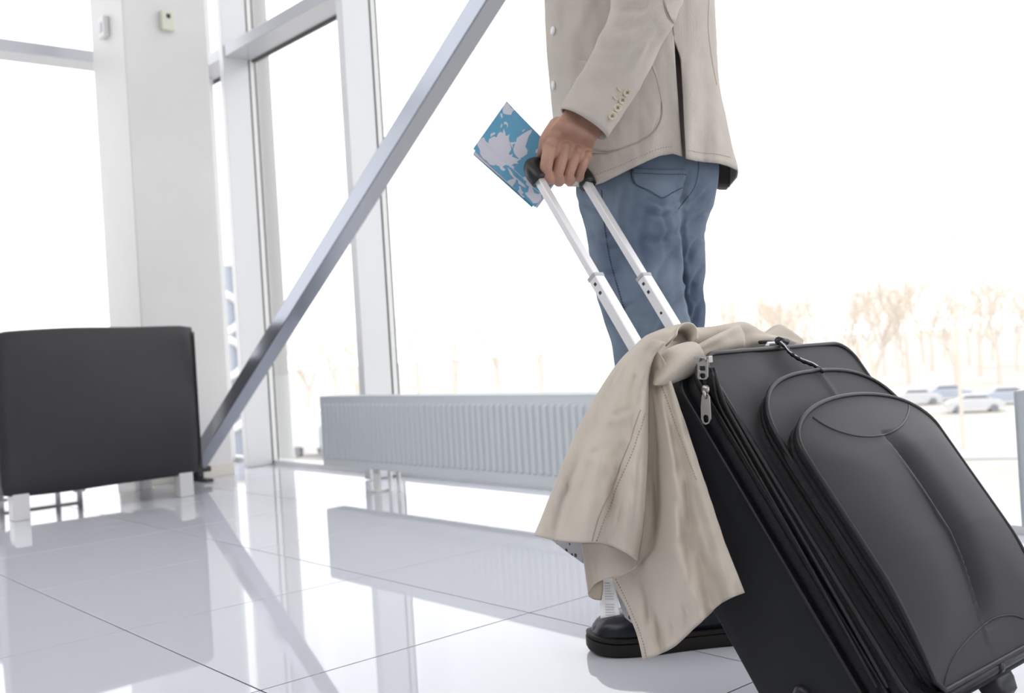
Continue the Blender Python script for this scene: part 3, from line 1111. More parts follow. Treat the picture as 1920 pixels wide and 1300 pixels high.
pz = empty('zip_pull', onY(1318, 690, 1.036)); pz.parent = case; pz.location = onY(1318, 690, 1.036) - case.location
plate(rr_px(1318, 692, 9.5, 20, 5, 0.0), 1.033, 0.0022, 'pull_frame', 'nickel', pz, [rr_px(1318, 705, 5.5, 5, 4, 0.0), rr_px(1317.5, 691, 6, 4.5, 1.5, 0)])
MB().bbox(onY(1309, 682, 1.042), onY(1329, 668, 1.034), 0.001).build('slider', 'nickel', pz)
MB().tube([onY(1312, 680, 1.034), onY(1314, 671, 1.028), onY(1322, 671, 1.028), onY(1324, 680, 1.034)], 0.0012, 8).build('slider_loop', 'nickel', pz, True)
pz2 = empty('zip_pull', (0, 0, 0)); pz2.parent = case; pz2.location = onY(1323, 760, 1.036) - case.location
plate([(1316, 745), (1318, 738), (1327, 738), (1331, 745), (1333, 770), (1334, 786), (1330, 794), (1324, 797), (1318, 794), (1315, 786), (1314.5, 765)], 1.032, 0.0022, 'pull_tab', 'nickel', pz2, [rr_px(1324.3, 785.5, 4.8, 7.5, 4.7, 0.05)])
MB().sphere(onY(1323, 731, 1.038), 0.0062, 14, 10, (1, 0.7, 1.05)).build('slider', 'nickel', pz2, True)
MB().tube([onY(1317, 729, 1.034), onY(1321, 738, 1.027), onY(1324, 748, 1.031)], [0.0016, 0.0022, 0.0014], 8).build('slider_loop', 'nickel', pz2, True)
MB().tube([onY(1322, 712, 1.041), onY(1323, 726, 1.041)], 0.0034, 8).build('zip_gap', 'zip', pz2, True)
# zipper rows near the corner, running down the side
tr_body = bvh(body)
for off, nm in ((0, 'zip_row'), (1, 'zip_row')):
    pts = [(1338 - 6 * off, 690), (1348 - 9 * off, 725), (1362 - 12 * off, 762), (1390 - 12 * off, 812), (1450 - 14 * off, 915), (1520 - 16 * off, 1035), (1600 - 18 * off, 1175), (1665 - 20 * off, 1290)]
    MB().tube([onY(x, y, 1.0465) for x, y in [tuple(q) for q in resample(pts, 40)]], 0.0022, 6).build(nm, 'piping', case, True)
# lock strap bracket and cord
A_, B_ = SC(1.19, 0.918, -0.44), SC(1.245, 0.918, -0.44)
lk = empty('lock_strap', A_); lk.parent = case; lk.location = A_ - case.location
def on_t(px, py, t_): return ondir(px, py, tuple(DV), t_)
q0, q1 = on_t(1424, 642, -0.425), on_t(1478, 640, -0.425)
MB().tube([q0, q1], 0.0024, 8).build('strap_pin', 'black_plastic', lk, True)
MB().tube([on_t(1438, 650, -0.42), on_t(1440, 645, -0.42), on_t(1462, 644, -0.42), on_t(1464, 650, -0.42)], 0.003, 6).build('strap_bracket', 'alu', lk, True)
MB().tube([on_t(1458, 639, -0.41), on_t(1474, 641, -0.41)], 0.0055, 8).build('strap_knot', 'black_plastic', lk, True)
cp = [on_t(1462, 641, -0.408), on_t(1474, 652, -0.404), on_t(1484, 664, -0.402), on_t(1505, 677, -0.398), on_t(1528, 686, -0.39), on_t(1543, 697, -0.382)]
cp = [Vector(q) for q in cr([tuple(c) for c in cp], 6)]
MB().tube(cp, [0.0028 + 0.0007 * math.sin(i * 2.1) for i in range(len(cp))], 8).build('cord', 'black_plastic', lk, True)
MB().tube([c + Vector((-0.001, -0.002, 0.0035)) for c in cp[2:-3]], 0.0009, 6).build('cord_highlight', 'alu', lk, True, 'thin bright line standing in for the highlight on the cord')  # bright tube paints the highlight along the cord

# ------------------------------------------------------------------ coat over the suitcase
coat = empty('coat', SC(1.225, 0.93, -0.5), 'khaki cotton coat draped over the suitcase, hems hanging to the floor', 'coat')


def sheet(name, top, bottom, left, right, depthfn, parent=coat, mt_='coat', nu=40, nv=60, th=0.0022, label=None):
    G = coons(top, bottom, left, right, nu, nv)
    V = []
    for j, row in enumerate(G):
        for i, q in enumerate(row):
            u, v = i / (nu - 1), j / (nv - 1)
            V.append(onY(q[0], q[1], depthfn(u, v, q)))
    o = obj(name, V, gridfaces(nu, nv), mt_, parent, True, label)
    solid(o, th, 0)
    return o


def gauss(x, c, s): return math.exp(-((x - c) / s) ** 2)


def dA(u, v, q):
    y = lerp(1.035, 0.965, min(1, v * 1.6))
    y -= 0.030 * math.sin(math.pi * u) * (0.4 + 0.6 * v)
    amp = v ** 0.7
    y -= 0.012 * gauss(u, 0.86, 0.10) * amp
    y += 0.010 * gauss(u, 0.66 , 0.07) * amp * (v > 0.2)
    y -= 0.007 * gauss(u, 0.36 + 0.1 * v, 0.12) * amp
    y += 0.008 * gauss(u, 0.18, 0.08) * amp
    y += 0.007 * noise.noise(Vector((q[0] * 0.026, q[1] * 0.011, 0.3))) + 0.0028 * noise.noise(Vector((q[0] * 0.07, q[1] * 0.035, 1.3)))
    y += 0.05 * max(0, u - 0.93) / 0.07 * 0.5
    return y


def dB(u, v, q):
    y = lerp(1.040, 1.010, min(1, v * 1.4)) - 0.02 * math.sin(math.pi * u) * v
    amp = min(1, v * 1.5)
    y += 0.020 * gauss(u, 0.28 - 0.05 * v, 0.10) * amp * (1 - 0.4 * v)
    y -= 0.014 * gauss(u, 0.52 + 0.05 * v, 0.11) * amp
    y += 0.010 * gauss(u, 0.74, 0.08) * amp
    y -= 0.006 * gauss(u, 0.90, 0.07) * amp
    y += 0.0035 * math.sin(u * 40) * max(0, v - 0.82) / 0.18
    y += 0.007 * noise.noise(Vector((q[0] * 0.024, q[1] * 0.010, 5.3))) + 0.0024 * noise.noise(Vector((q[0] * 0.07, q[1] * 0.03, 7)))
    return y


def dU(u, v, q):
    return 0.975 + 0.012 * v + 0.006 * math.sin(u * 9) + 0.02 * u * (1 - v)


pB = sheet('back_panel', [(1212, 672), (1228, 655), (1248, 680)], [(1206, 1240), (1235, 1228), (1265, 1212), (1300, 1180), (1330, 1152), (1348, 1135), (1370, 1122), (1396, 1112)],
           [(1212, 672), (1210, 760), (1208, 860), (1204, 950), (1194, 1010), (1172, 1060), (1149, 1086), (1175, 1140), (1196, 1195), (1206, 1240)],
           [(1248, 680), (1262, 725), (1285, 795), (1310, 870), (1335, 945), (1360, 1020), (1380, 1070), (1396, 1112)], dB, nu=60, nv=80)
pA = sheet('front_panel', [(1195, 645), (1222, 636), (1248, 642)], [(1002, 1005), (1040, 1013), (1085, 1018), (1125, 1018), (1160, 1030), (1196, 1052)],
           [(1195, 645), (1160, 680), (1120, 740), (1086, 800), (1062, 855), (1036, 920), (1016, 972), (1002, 1005)],
           [(1248, 642), (1228, 668), (1218, 705), (1215, 770), (1214, 840), (1211, 910), (1206, 985), (1196, 1052)], dA, nu=60, nv=80)
sheet('turned_hem', [(1090, 1018), (1125, 1018), (1160, 1030), (1197, 1050)], [(1103, 1114), (1118, 1094), (1145, 1083), (1172, 1077), (1192, 1064)],
      [(1090, 1018), (1094, 1050), (1099, 1085), (1103, 1114)], [(1197, 1050), (1196, 1058), (1192, 1064)], dU, nu=40, nv=20)
sheet('hem_corner', [(1103, 1112), (1116, 1095), (1130, 1086)], [(1105, 1119), (1114, 1124), (1127, 1126)],
      [(1103, 1112), (1105, 1119)], [(1130, 1086), (1130, 1105), (1127, 1126)], lambda u, v, q: 0.996, mt_='coat_stitch', nu=10, nv=8)
sheet('lining', [(1030, 1008), (1060, 1012), (1096, 1016)], [(1036, 1014), (1062, 1034), (1094, 1057)],
      [(1030, 1008), (1036, 1014)], [(1096, 1016), (1095, 1036), (1094, 1057)], lambda u, v, q: 1.0, mt_='lining', nu=16, nv=10, th=0.0012, label='grey lining with black spots')
sheet('lining', [(1146, 1082), (1160, 1090)], [(1172, 1158), (1196, 1178)], [(1146, 1082), (1158, 1120), (1172, 1158)], [(1160, 1090), (1178, 1135), (1196, 1178)],
      lambda u, v, q: 1.02, mt_='lining', nu=8, nv=16, th=0.0012, label='grey lining with black spots')
crease(pA, [([(1195, 660), (1150, 740), (1110, 830)], 12, .006), ([(1215, 690), (1195, 760), (1185, 820)], 9, .006), ([(1140, 800), (1100, 900), (1070, 990)], 14, .005),
            ([(1090, 860), (1062, 930), (1044, 990)], 10, .004), ([(1180, 900), (1165, 970), (1150, 1020)], 9, .005), ([(1208, 820), (1195, 900), (1188, 1000)], 8, .005),
            ([(1120, 770), (1150, 780), (1185, 765)], 8, .003), ([(1085, 840), (1110, 850), (1135, 842)], 8, .003), ([(1060, 900), (1075, 940), (1070, 985)], 7, .003)], True)
crease(pB, [([(1240, 720), (1262, 820), (1275, 900)], 9, .006), ([(1222, 860), (1235, 960), (1232, 1060)], 12, .007), ([(1300, 900), (1320, 980), (1345, 1060)], 10, .006),
            ([(1270, 940), (1290, 1040), (1300, 1120)], 11, .006), ([(1225, 1130), (1235, 1180), (1238, 1215)], 5, .003), ([(1252, 1130), (1262, 1180), (1262, 1205)], 5, .003),
            ([(1280, 1110), (1288, 1160), (1286, 1185)], 5, .003), ([(1305, 1100), (1312, 1140), (1312, 1162)], 5, .003), ([(1205, 1080), (1215, 1140), (1214, 1200)], 6, .004),
            ([(1360, 1050), (1368, 1085), (1370, 1110)], 6, .003)], True)
# stitched seams
trA, trB = bvh(pA), bvh(pB)
seam(trA, [(1201, 770), (1178, 840), (1150, 905), (1125, 965), (1110, 1014)], 0.0009, 'seam', 'coat_stitch', pA, 40, 0.0012)
seam(trA, [(1208, 775), (1188, 845), (1162, 905), (1136, 965), (1118, 1014)], 0.0009, 'stitching', 'coat_stitch', pA, 90, 0.0012, True)
seam(trB, [(1156, 1086), (1182, 1140), (1204, 1195), (1214, 1236)], 0.0008, 'stitching', 'coat_stitch', pB, 60, 0.0012, True)
seam(trB, [(1232, 700), (1262, 780), (1288, 850), (1306, 900)], 0.0008, 'stitching', 'coat_stitch', pB, 80, 0.0012, True)
# care label
lb = sheet('care_label', [(1131, 1080), (1150, 1084)], [(1126, 1160), (1162, 1153)], [(1131, 1080), (1125, 1120), (1126, 1160)], [(1150, 1084), (1157, 1120), (1162, 1153)],
           lambda u, v, q: 1.008 + 0.002 * math.sin(v * 5), mt_='paper', nu=8, nv=14, th=0.0005, label='white care label with rows of small print')
mb = MB()
rl = random.Random(4)
for k in range(13):
    y = 1093 + k * 5
    x0 = 1133 + k * 0.15; x1 = x0 + (11 + k * 0.8) * rl.uniform(0.75, 1.0)
    if k == 7: continue
    x = x0
    while x < x1:
        ww = rl.uniform(1.2, 3.2)
        a = onY(x, y, 1.0045); b = onY(x + ww, y + 2.0, 1.0045)
        mb.box((a.x, 1.0050, b.z), (b.x, 1.0056, a.z))
        x += ww + 1.0
mb.build('small_print', 'ink', lb)


# bundled top of the coat: puffed folds lying on the top face of the case
def fold(name, rows, tpl, disp=0.006, parent=coat, seed=0.0, n=30, thick=None):
    """rows: (x, ytop, ybottom, t plane, thickness)"""
    rings = []
    R_ = cr(rows, 8)
    for i, r in enumerate(R_):
        A = on_t(r[0] + (r[5] if len(r) > 5 else 0), r[1], r[3]); B = on_t(r[0], r[2], r[3])
        c = (A + B) / 2; e = (A - B) / 2
        ring = []
        for k in range(n):
            th = 2 * math.pi * k / n
            nrm = e.normalized() * math.cos(th) + DV * math.sin(th)
            p_ = c + e * math.cos(th) + DV * (r[4] * math.sin(th))
            d_ = disp * (noise.noise(Vector((p_.x * 30 + seed, p_.y * 22, p_.z * 45))) + 0.6 * math.sin(th * 3 + r[0] * 0.03 + seed))
            ring.append(p_ + nrm * d_)
        rings.append(ring)
    return MB().loft(rings).build(name, 'coat', parent, True)


fold('shoulder_fold', [(1150, 700, 726, -0.545, 0.012), (1178, 664, 712, -0.54, 0.026), (1212, 634, 706, -0.54, 0.035), (1250, 622, 700, -0.535, 0.04), (1290, 622, 690, -0.53, 0.04), (1330, 624, 676, -0.52, 0.034), (1372, 616, 664, -0.515, 0.03),
                       (1398, 622, 656, -0.51, 0.025), (1430, 632, 652, -0.50, 0.02), (1462, 640, 652, -0.50, 0.014), (1485, 645, 652, -0.50, 0.006)], 0, 0.007, seed=2)
fold('collar_fold', [(1398, 640, 656, -0.56, 0.006), (1425, 626, 652, -0.56, 0.012), (1455, 611, 650, -0.56, 0.014), (1480, 628, 650, -0.555, 0.012), (1502, 641, 650, -0.55, 0.006)], 0, 0.003, seed=5)
fold('cuff_fold', [(1228, 700, 722, -0.475, 0.006), (1240, 668, 722, -0.468, 0.014), (1262, 650, 716, -0.46, 0.018), (1290, 644, 704, -0.455, 0.018), (1306, 656, 696, -0.452, 0.012), (1318, 668, 690, -0.45, 0.004)], 0, 0.003, seed=9)
fold('lower_fold', [(1240, 706, 728, -0.50, 0.01), (1270, 700, 716, -0.48, 0.012), (1300, 690, 702, -0.46, 0.010), (1325, 672, 684, -0.452, 0.008)], 0, 0.003, seed=12)
fold('ridge_fold', [(1296, 650, 672, -0.47, 0.008), (1320, 640, 668, -0.465, 0.014), (1350, 626, 660, -0.465, 0.016), (1376, 614, 655, -0.47, 0.014), (1392, 630, 652, -0.475, 0.006)], 0, 0.004, seed=15)
# strap loop of the waist belt with dark opening
lp = [on_t(x, y, -0.475) for x, y in ((1258, 640), (1262, 624), (1274, 616), (1288, 617), (1297, 628), (1298, 646))]
lp = [Vector(q) for q in cr([tuple(c) for c in lp], 5)]
rings = [[c + DV * a + (on_t(1280, 640, -0.475) - c).normalized() * b for a, b in ((-0.012, -0.0015), (0.012, -0.0015), (0.012, 0.0015), (-0.012, 0.0015))] for c in lp]
MB().loft(rings).build('belt_loop', 'coat', coat, True)
MB().add([on_t(x, y, -0.485) for x, y in ((1262, 640), (1263, 626), (1275, 619), (1288, 620), (1295, 630), (1296, 640))], [(0, 1, 2, 3, 4, 5)]).build('loop_shade', 'jacket_lining', coat)  # flat dark sheet paints the shade inside the loop opening

# ------------------------------------------------------------------ person
pc = at(1225, 650, 1.9)
person = empty('person', (pc.x, pc.y, 0), 'standing person in beige jacket and faded jeans holding a map and trolley handle', 'person')
DC = 1.90
# ---- body (skin modifier) under the clothes
cx_, cy_ = pc.x, pc.y
A3 = lambda x, y, d_, *r: (*at(x, y, d_), *r)
sk = {'pelvis': A3(1212, 270, 1.93, .09, .09), 'belly': A3(1200, 120, 1.91, .10, .09), 'chest': (cx_ - .02, cy_, 1.30, .12, .10), 'neckbase': (cx_ - .01, cy_, 1.46, .06, .06),
      'neck': (cx_ - .025, cy_, 1.53, .052, .052), 'skull': (cx_ - .045, cy_, 1.60, .07, .07),
      'lsh': A3(1192, -285, 1.785, .034, .034), 'lhip': A3(1185, 400, 1.89, .06, .06), 'lknee': A3(1240, 740, 1.845, .042, .042),
      'rsh': (cx_, cy_ + .15, 1.42, .045, .045), 'relb': A3(1262, 10, 2.12, .038, .038), 'rwrist': A3(1190, 190, 2.10, .026, .026), 'rhand': A3(1172, 235, 2.10, .03, .03),
      'rhip': A3(1250, 400, 2.0, .06, .06), 'rknee': A3(1262, 760, 2.02, .042, .042)}
el = at(1215, -10, 1.705); wr_ = at(1100, 225, 1.725); la = at(1318, 1090, 1.86); ra = at(1400, 1060, 2.03)
sk['lelb'] = (*el, .035, .035); sk['lwrist'] = (*wr_, .026, .026); sk['lank'] = (*la, .032, .032); sk['rank'] = (*ra, .032, .032)
names = list(sk)
E_ = [('pelvis', 'belly'), ('belly', 'chest'), ('chest', 'neckbase'), ('neckbase', 'neck'), ('neck', 'skull'), ('chest', 'lsh'), ('lsh', 'lelb'), ('lelb', 'lwrist'), ('chest', 'rsh'), ('rsh', 'relb'),
      ('relb', 'rwrist'), ('rwrist', 'rhand'), ('pelvis', 'lhip'), ('lhip', 'lknee'), ('lknee', 'lank'), ('pelvis', 'rhip'), ('rhip', 'rknee'), ('rknee', 'rank')]
me = bpy.data.meshes.new('body')
me.from_pydata([sk[n][:3] for n in names], [(names.index(a), names.index(b)) for a, b in E_], [])
tmp = bpy.data.objects.new('body', me)
COL.objects.link(tmp)
md = tmp.modifiers.new('skin', 'SKIN')
for i, n in enumerate(names):
    me.skin_vertices[0].data[i].radius = sk[n][3:]
    me.skin_vertices[0].data[i].use_root = (n == 'pelvis')
subd(tmp, 2)
bake(tmp)
bm_body = MB().add([v.co.copy() for v in tmp.data.vertices], [tuple(p.vertices) for p in tmp.data.polygons])
bpy.data.objects.remove(tmp)
# head: skull, jaw, nose, ears, eyes, mouth (faces -X)
hc = Vector((cx_ - .055, cy_, 1.675))
hv = MB().sphere(hc, 0.1, 32, 24, (0.98, 0.76, 1.18))
for v in hv.v:
    q = v - hc
    if q.z < -0.02: # jaw narrows and comes forward
        k = min(1, (-q.z - 0.02) / 0.09)
        v.y = hc.y + q.y * (1 - 0.32 * k); v.x = hc.x + q.x * (1 - 0.15 * k) - 0.012 * k
    if q.x < -0.05:
        v.x += 0.006 * math.exp(-((q.z - 0.0) / 0.015) ** 2) * (1 if abs(q.y) > .015 else 0)
hd_ = MB().add(hv.v, hv.f)
hd_.tube([hc + Vector((-0.092, 0, 0.012)), hc + Vector((-0.106, 0, -0.012)), hc + Vector((-0.116, 0, -0.03)), hc + Vector((-0.098, 0, -0.038))], [0.008, 0.010, 0.014, 0.010], 10)
for s in (-1, 1):
    hd_.sphere(hc + Vector((0.005, s * 0.076, -0.005)), 0.03, 12, 8, (0.55, 0.3, 1.0))
hd_.tube([hc + Vector((-0.092, -0.022, -0.062)), hc + Vector((-0.1, 0, -0.06)), hc + Vector((-0.092, 0.022, -0.062))], [0.003, 0.007, 0.003], 8)

# ---- left hand on the grip
DBAR = lambda w_: (Vector(SC(w_, 1.413, TT)) - Vector(CAM)).dot(FWD)
d1, d2 = DBAR(TW[0] + 0.012), DBAR(TW[1] - 0.015)
mbh = MB()
limb(mbh, [(1068, 190, 1142, 236, 1.715, 1.735, 0.024), (1056, 212, 1126, 252, 1.71, 1.735, 0.023), (1038, 232, 1116, 266, 1.70, 1.735, 0.022), (1023, 254, 1112, 282, d1 - 0.026, d2 - 0.022, 0.017), (1017, 274, 1108, 298, d1 - 0.026, d2 - 0.022, 0.015), (1016, 290, 1104, 308, d1 - 0.024, d2 - 0.020, 0.0125), (1018, 302, 1100, 314, d1 - 0.020, d2 - 0.018, 0.006)], 30, 4, power=2.3)


def capsule(mb, pts, radii):
    P, Q = [], []
    for i in range(len(pts)):
        P.append(Vector(pts[i])); Q.append(radii[i])
    A = cr([(*p_, q) for p_, q in zip(P, Q)], 4)
    mb.tube([Vector(a[:3]) for a in A], [float(a[3]) for a in A], 12)
    mb.sphere(P[0], Q[0], 12, 8); mb.sphere(P[-1], Q[-1], 12, 8)


fing = [  # knuckle, mid, bend, under, tip in pixels; along = 0..1 position on the bar
    ((1034, 264), (1026, 300), (1024, 320), (1030, 336), (1034, 326), 0.02, 0.0106),
    ((1058, 270), (1050, 306), (1045, 326), (1048, 340), (1052, 328), 0.34, 0.0108),
    ((1081, 277), (1071, 310), (1066, 326), (1068, 339), (1072, 328), 0.62, 0.0104),
    ((1099, 286), (1091, 311), (1087, 322), (1086, 333), (1089, 325), 0.90, 0.0092)]
for K_, P_, B_, U_, T_, al, r_ in fing:
    d_ = lerp(d1, d2, al)
    capsule(mbh, [at(*K_, d_ - 0.024), at(*P_, d_ - 0.030), at(*B_, d_ - 0.026), at(*U_, d_ - 0.008), at(*T_, d_ + 0.020)], [r_ * 1.08, r_ * 1.04, r_ * 0.98, r_ * 0.93, r_ * 0.82])
    mbh.sphere(at(K_[0], K_[1] + 5, d_ - 0.029), r_ * 1.05, 12, 8)
# thumb leaves the left side of the palm and presses the map against the grip
capsule(mbh, [at(1046, 238, 1.712), at(1026, 262, 1.716), at(1020, 284, 1.735), at(1014, 296, 1.757)], [0.017, 0.013, 0.0108, 0.009])
hand = mbh.build('hand', 'skin')
rm = hand.modifiers.new('remesh', 'REMESH'); rm.mode = 'VOXEL'; rm.voxel_size = 0.0013
sm_ = hand.modifiers.new('smooth', 'SMOOTH'); sm_.iterations = 5; sm_.factor = 0.5
bake(hand)
hm = MB().add([v.co.copy() for v in hand.data.vertices], [tuple(p.vertices) for p in hand.data.polygons])
bpy.data.objects.remove(hand)
bm_body.add(hd_.v, hd_.f)
bm_body.add(hm.v, hm.f)
body_o = bm_body.build('body', 'skin', person, True)
hair = MB()
for v in hv.v: hair.v.append(hc + (v - hc) * 1.06 + Vector((0.008, 0, 0.006)))
hair.f = [f for f in hv.f if all((hair.v[i] - hc).z > 0.035 or ((hair.v[i] - hc).x > 0.02 and (hair.v[i] - hc).z > -0.045) for i in f)]
solid(hair.build('hair', 'hair', person, True), 0.012, -1)
for s in (-1, 1):
    MB().sphere(hc + Vector((-0.083, s * 0.03, 0.006)), 0.0115, 12, 8).build('eye', 'paper', person, True)
# wrist strap
# ---- jeans
def wr_disp(p_, v, th):
    a = 0.0035 * noise.noise(Vector((p_.x * 11, p_.y * 11, p_.z * 17))) + 0.0022 * noise.noise(Vector((p_.x * 26, p_.y * 26, p_.z * 38)))
    return a


mj = MB()
limb(mj, [(1085, 180, 1338, 180, 1.93, 1.93, 0.115), (1080, 260, 1342, 262, 1.93, 1.92, 0.122), (1080, 310, 1341, 312, 1.93, 1.92, 0.125), (1083, 350, 1339, 352, 1.93, 1.925, 0.122), (1086, 380, 1335, 385, 1.93, 1.93, 0.112), (1110, 425, 1318, 425, 1.93, 1.94, 0.070)], 44, 4, wr_disp)
# left (near) leg
limb(mj, [(1083, 330, 1285, 345, 1.90, 1.90, 0.100), (1085, 370, 1284, 385, 1.895, 1.895, 0.105), (1092, 430, 1279, 432, 1.88, 1.885, 0.098), (1104, 490, 1278, 490, 1.87, 1.875, 0.090), (1119, 550, 1283, 550, 1.86, 1.86, 0.083), (1134, 608, 1296, 608, 1.855, 1.855, 0.076),
          (1152, 670, 1306, 675, 1.85, 1.85, 0.07), (1180, 780, 1318, 780, 1.84, 1.84, 0.064), (1200, 860, 1332, 860, 1.845, 1.845, 0.062), (1222, 950, 1348, 950, 1.85, 1.85, 0.060), (1245, 1040, 1362, 1040, 1.86, 1.86, 0.056), (1258, 1100, 1378, 1100, 1.862, 1.862, 0.056)], 40, 4, wr_disp)
# right (far) leg
limb(mj, [(1160, 330, 1340, 345, 1.96, 1.95, 0.105), (1165, 385, 1336, 385, 1.96, 1.955, 0.108), (1172, 430, 1323, 430, 1.965, 1.965, 0.102), (1178, 490, 1320, 490, 1.98, 1.98, 0.094), (1183, 560, 1320, 560, 2.0, 2.0, 0.084), (1186, 620, 1319, 620, 2.015, 2.015, 0.077),
          (1198, 700, 1325, 700, 2.02, 2.02, 0.068), (1232, 860, 1352, 860, 2.03, 2.03, 0.060), (1270, 1000, 1382, 1000, 2.05, 2.05, 0.055), (1300, 1090, 1402, 1090, 2.06, 2.06, 0.055)], 40, 4, wr_disp)
jeans = mj.build('jeans', 'denim', person, True)
rm = jeans.modifiers.new('remesh', 'REMESH'); rm.mode = 'VOXEL'; rm.voxel_size = 0.0045
s2 = jeans.modifiers.new('smooth', 'SMOOTH'); s2.iterations = 4
bake(jeans)
for p_ in jeans.data.polygons: p_.use_smooth = True
# folds pressed into the cloth
off = Vector((pc.x, pc.y, 0))
JN = [v.normal.copy() for v in jeans.data.vertices]
for v, n2 in zip(jeans.data.vertices, JN):
    P_ = v.co.copy()
    z = P_.z
    k = 0.0065 * noise.noise(Vector((P_.x * 9 + z * 6, P_.y * 9, z * 13))) + 0.0045 * (1 - abs(noise.noise(Vector((P_.x * 16, P_.y * 16 + z * 10, z * 20)))) * 4) * max(0, noise.noise(Vector((P_.x * 5, P_.y * 5, z * 5 + 3))))
    v.co = v.co + n2 * k
if not jeans.data.materials: jeans.data.materials.append(M['denim'])
crease(jeans, [([(1282, 372), (1250, 386), (1212, 372)], 9, .006), ([(1278, 398), (1240, 404), (1200, 392)], 8, .005), ([(1276, 430), (1240, 450), (1205, 452)], 10, .006),
               ([(1262, 470), (1235, 520), (1225, 570)], 12, .006), ([(1280, 560), (1255, 585), (1225, 640)], 10, .006), ([(1135, 470), (1160, 462), (1190, 476)], 9, .004),
               ([(1095, 380), (1120, 392), (1142, 384)], 8, .004), ([(1100, 440), (1125, 446), (1150, 436)], 8, .004), ([(1112, 505), (1135, 515), (1165, 508)], 9, .004),
               ([(1130, 570), (1155, 580), (1185, 572)], 9, .005), ([(1322, 440), (1300, 462), (1284, 496)], 8, .007), ([(1316, 505), (1300, 530), (1290, 560)], 8, .006),
               ([(1332, 350), (1312, 372), (1290, 388)], 7, .005), ([(1330, 395), (1306, 412), (1285, 425)], 8, .006), ([(1318, 560), (1304, 585), (1300, 610)], 7, .005),
               ([(1277, 392), (1278, 440), (1279, 500), (1283, 550), (1296, 608)], 6, .008), ([(1292, 318), (1284, 345), (1277, 392)], 7, .005),
               ([(1170, 350), (1160, 400), (1165, 450)], 10, .004), ([(1215, 390), (1200, 440), (1208, 500)], 12, .004), ([(1240, 380), (1250, 430), (1244, 470)], 8, .004)])
JN = None
trJ = bvh(jeans)
seam(trJ, [(1128, 357), (1133, 420), (1142, 480), (1158, 540), (1176, 600), (1192, 640), (1205, 668)], 0.0008, 'side_seam', 'denim_stitch', jeans, 50, 0.0)
seam(trJ, [(1134, 420), (1143, 480), (1159, 540), (1178, 600), (1194, 640)], 0.0011, 'side_stitching', 'denim_stitch', jeans, 90, 0.0, True)
seam(trJ, [(1310, 300), (1308, 330), (1300, 355), (1285, 375), (1272, 392)], 0.0008, 'seat_seam', 'denim_stitch', jeans, 30, 0.0)


def patch(tree, corners, name, material, parent, nu=16, nv=14, lift=0.0015, th=0.0015):
    top, bottom, left, right = corners
    G = coons(top, bottom, left, right, nu, nv)
    V = []
    last = None
    for row in G:
        for q in row:
            p_, n_2 = cast(tree, q[0], q[1], lift)
            if p_ is None: p_ = last if last is not None else at(q[0], q[1], 1.8)
            last = p_
            V.append(p_)
    o = obj(name, V, gridfaces(nu, nv), material, parent, True)
    return solid(o, th, 0)


patch(trJ, ([(1184, 316), (1235, 318), (1286, 318)], [(1192, 346), (1240, 370), (1278, 352)], [(1184, 316), (1185, 332), (1192, 346)], [(1286, 318), (1283, 336), (1278, 352)]), 'back_pocket', 'denim', jeans, 18, 16, 0.001, 0.002)
seam(trJ, [(1188, 326), (1235, 327), (1284, 327)], 0.0009, 'pocket_stitching', 'denim_stitch', jeans, 50, 0.0022, True)
seam(trJ, [(1184, 316), (1185, 334), (1192, 347), (1216, 358), (1242, 371), (1260, 362), (1278, 352)], 0.0008, 'pocket_edge', 'denim_stitch', jeans, 40, 0.002)

# ---- jacket body
XL = [(-400, 1125), (-370, 1065), (-330, 1012), (-250, 1004), (-150, 1012), (-50, 1020), (0, 1022), (80, 1025), (150, 1031), (225, 1038), (300, 1050), (352, 1066)]
XR = [(-400, 1215), (-370, 1275), (-330, 1335), (-250, 1350), (-150, 1342), (-50, 1338), (0, 1339), (60, 1342), (130, 1345), (180, 1351), (230, 1362), (280, 1373), (322, 1383), (356, 1372)]
VL = [(-400, 1200), (0, 1250), (74, 1263), (154, 1268), (220, 1273), (290, 1279)]
VR = [(-400, 1200), (0, 1250), (74, 1263), (108, 1276), (185, 1281), (290, 1286)]
BT = [(-400, 0.05), (-370, 0.08), (-330, 0.12), (-200, 0.145), (0, 0.140), (200, 0.142), (360, 0.150)]
HEMN = [(1060, 350), (1090, 351), (1120, 343), (1160, 326), (1200, 308), (1235, 293), (1262, 288), (1281, 294), (1286, 297), (1305, 302), (1345, 306), (1365, 312), (1384, 322)]


def jsurf(x, y, near=True, extra=0.0):
    xl, xr = sm(XL, y), sm(XR, y)
    c = (xl + xr) / 2; h_ = (xr - xl) / 2
    s_ = max(-1, min(1, (x - c) / h_))
    d_ = DC + 0.01 - (1 if near else -1) * sm(BT, y) * (1 - abs(s_) ** 2.2) ** (1 / 2.2)
    if near:
        vv = min(1, max(0, (y - 60) / 230))
        if x > sm(VL, y) + 3:
            d_ -= vv * 0.016 * gauss(x, 1290, 14) * 1.0
            d_ -= vv * 0.007 * gauss(x, 1338 + 6 * vv, 9)
            d_ += vv * 0.006 * gauss(x, 1318, 9)
        else:
            d_ += vv * 0.006 * gauss(x, 1250, 14)
            d_ -= vv * 0.004 * gauss(x, 1224, 14)
        d_ += 0.008 * noise.noise(Vector((x * 0.025, y * 0.011, 3))) + 0.003 * noise.noise(Vector((x * 0.06, y * 0.03, 8)))
        d_ += 0.004 * gauss(x, 1060, 10) * gauss(y, 60, 110)
    return at(x, y, d_ + extra)


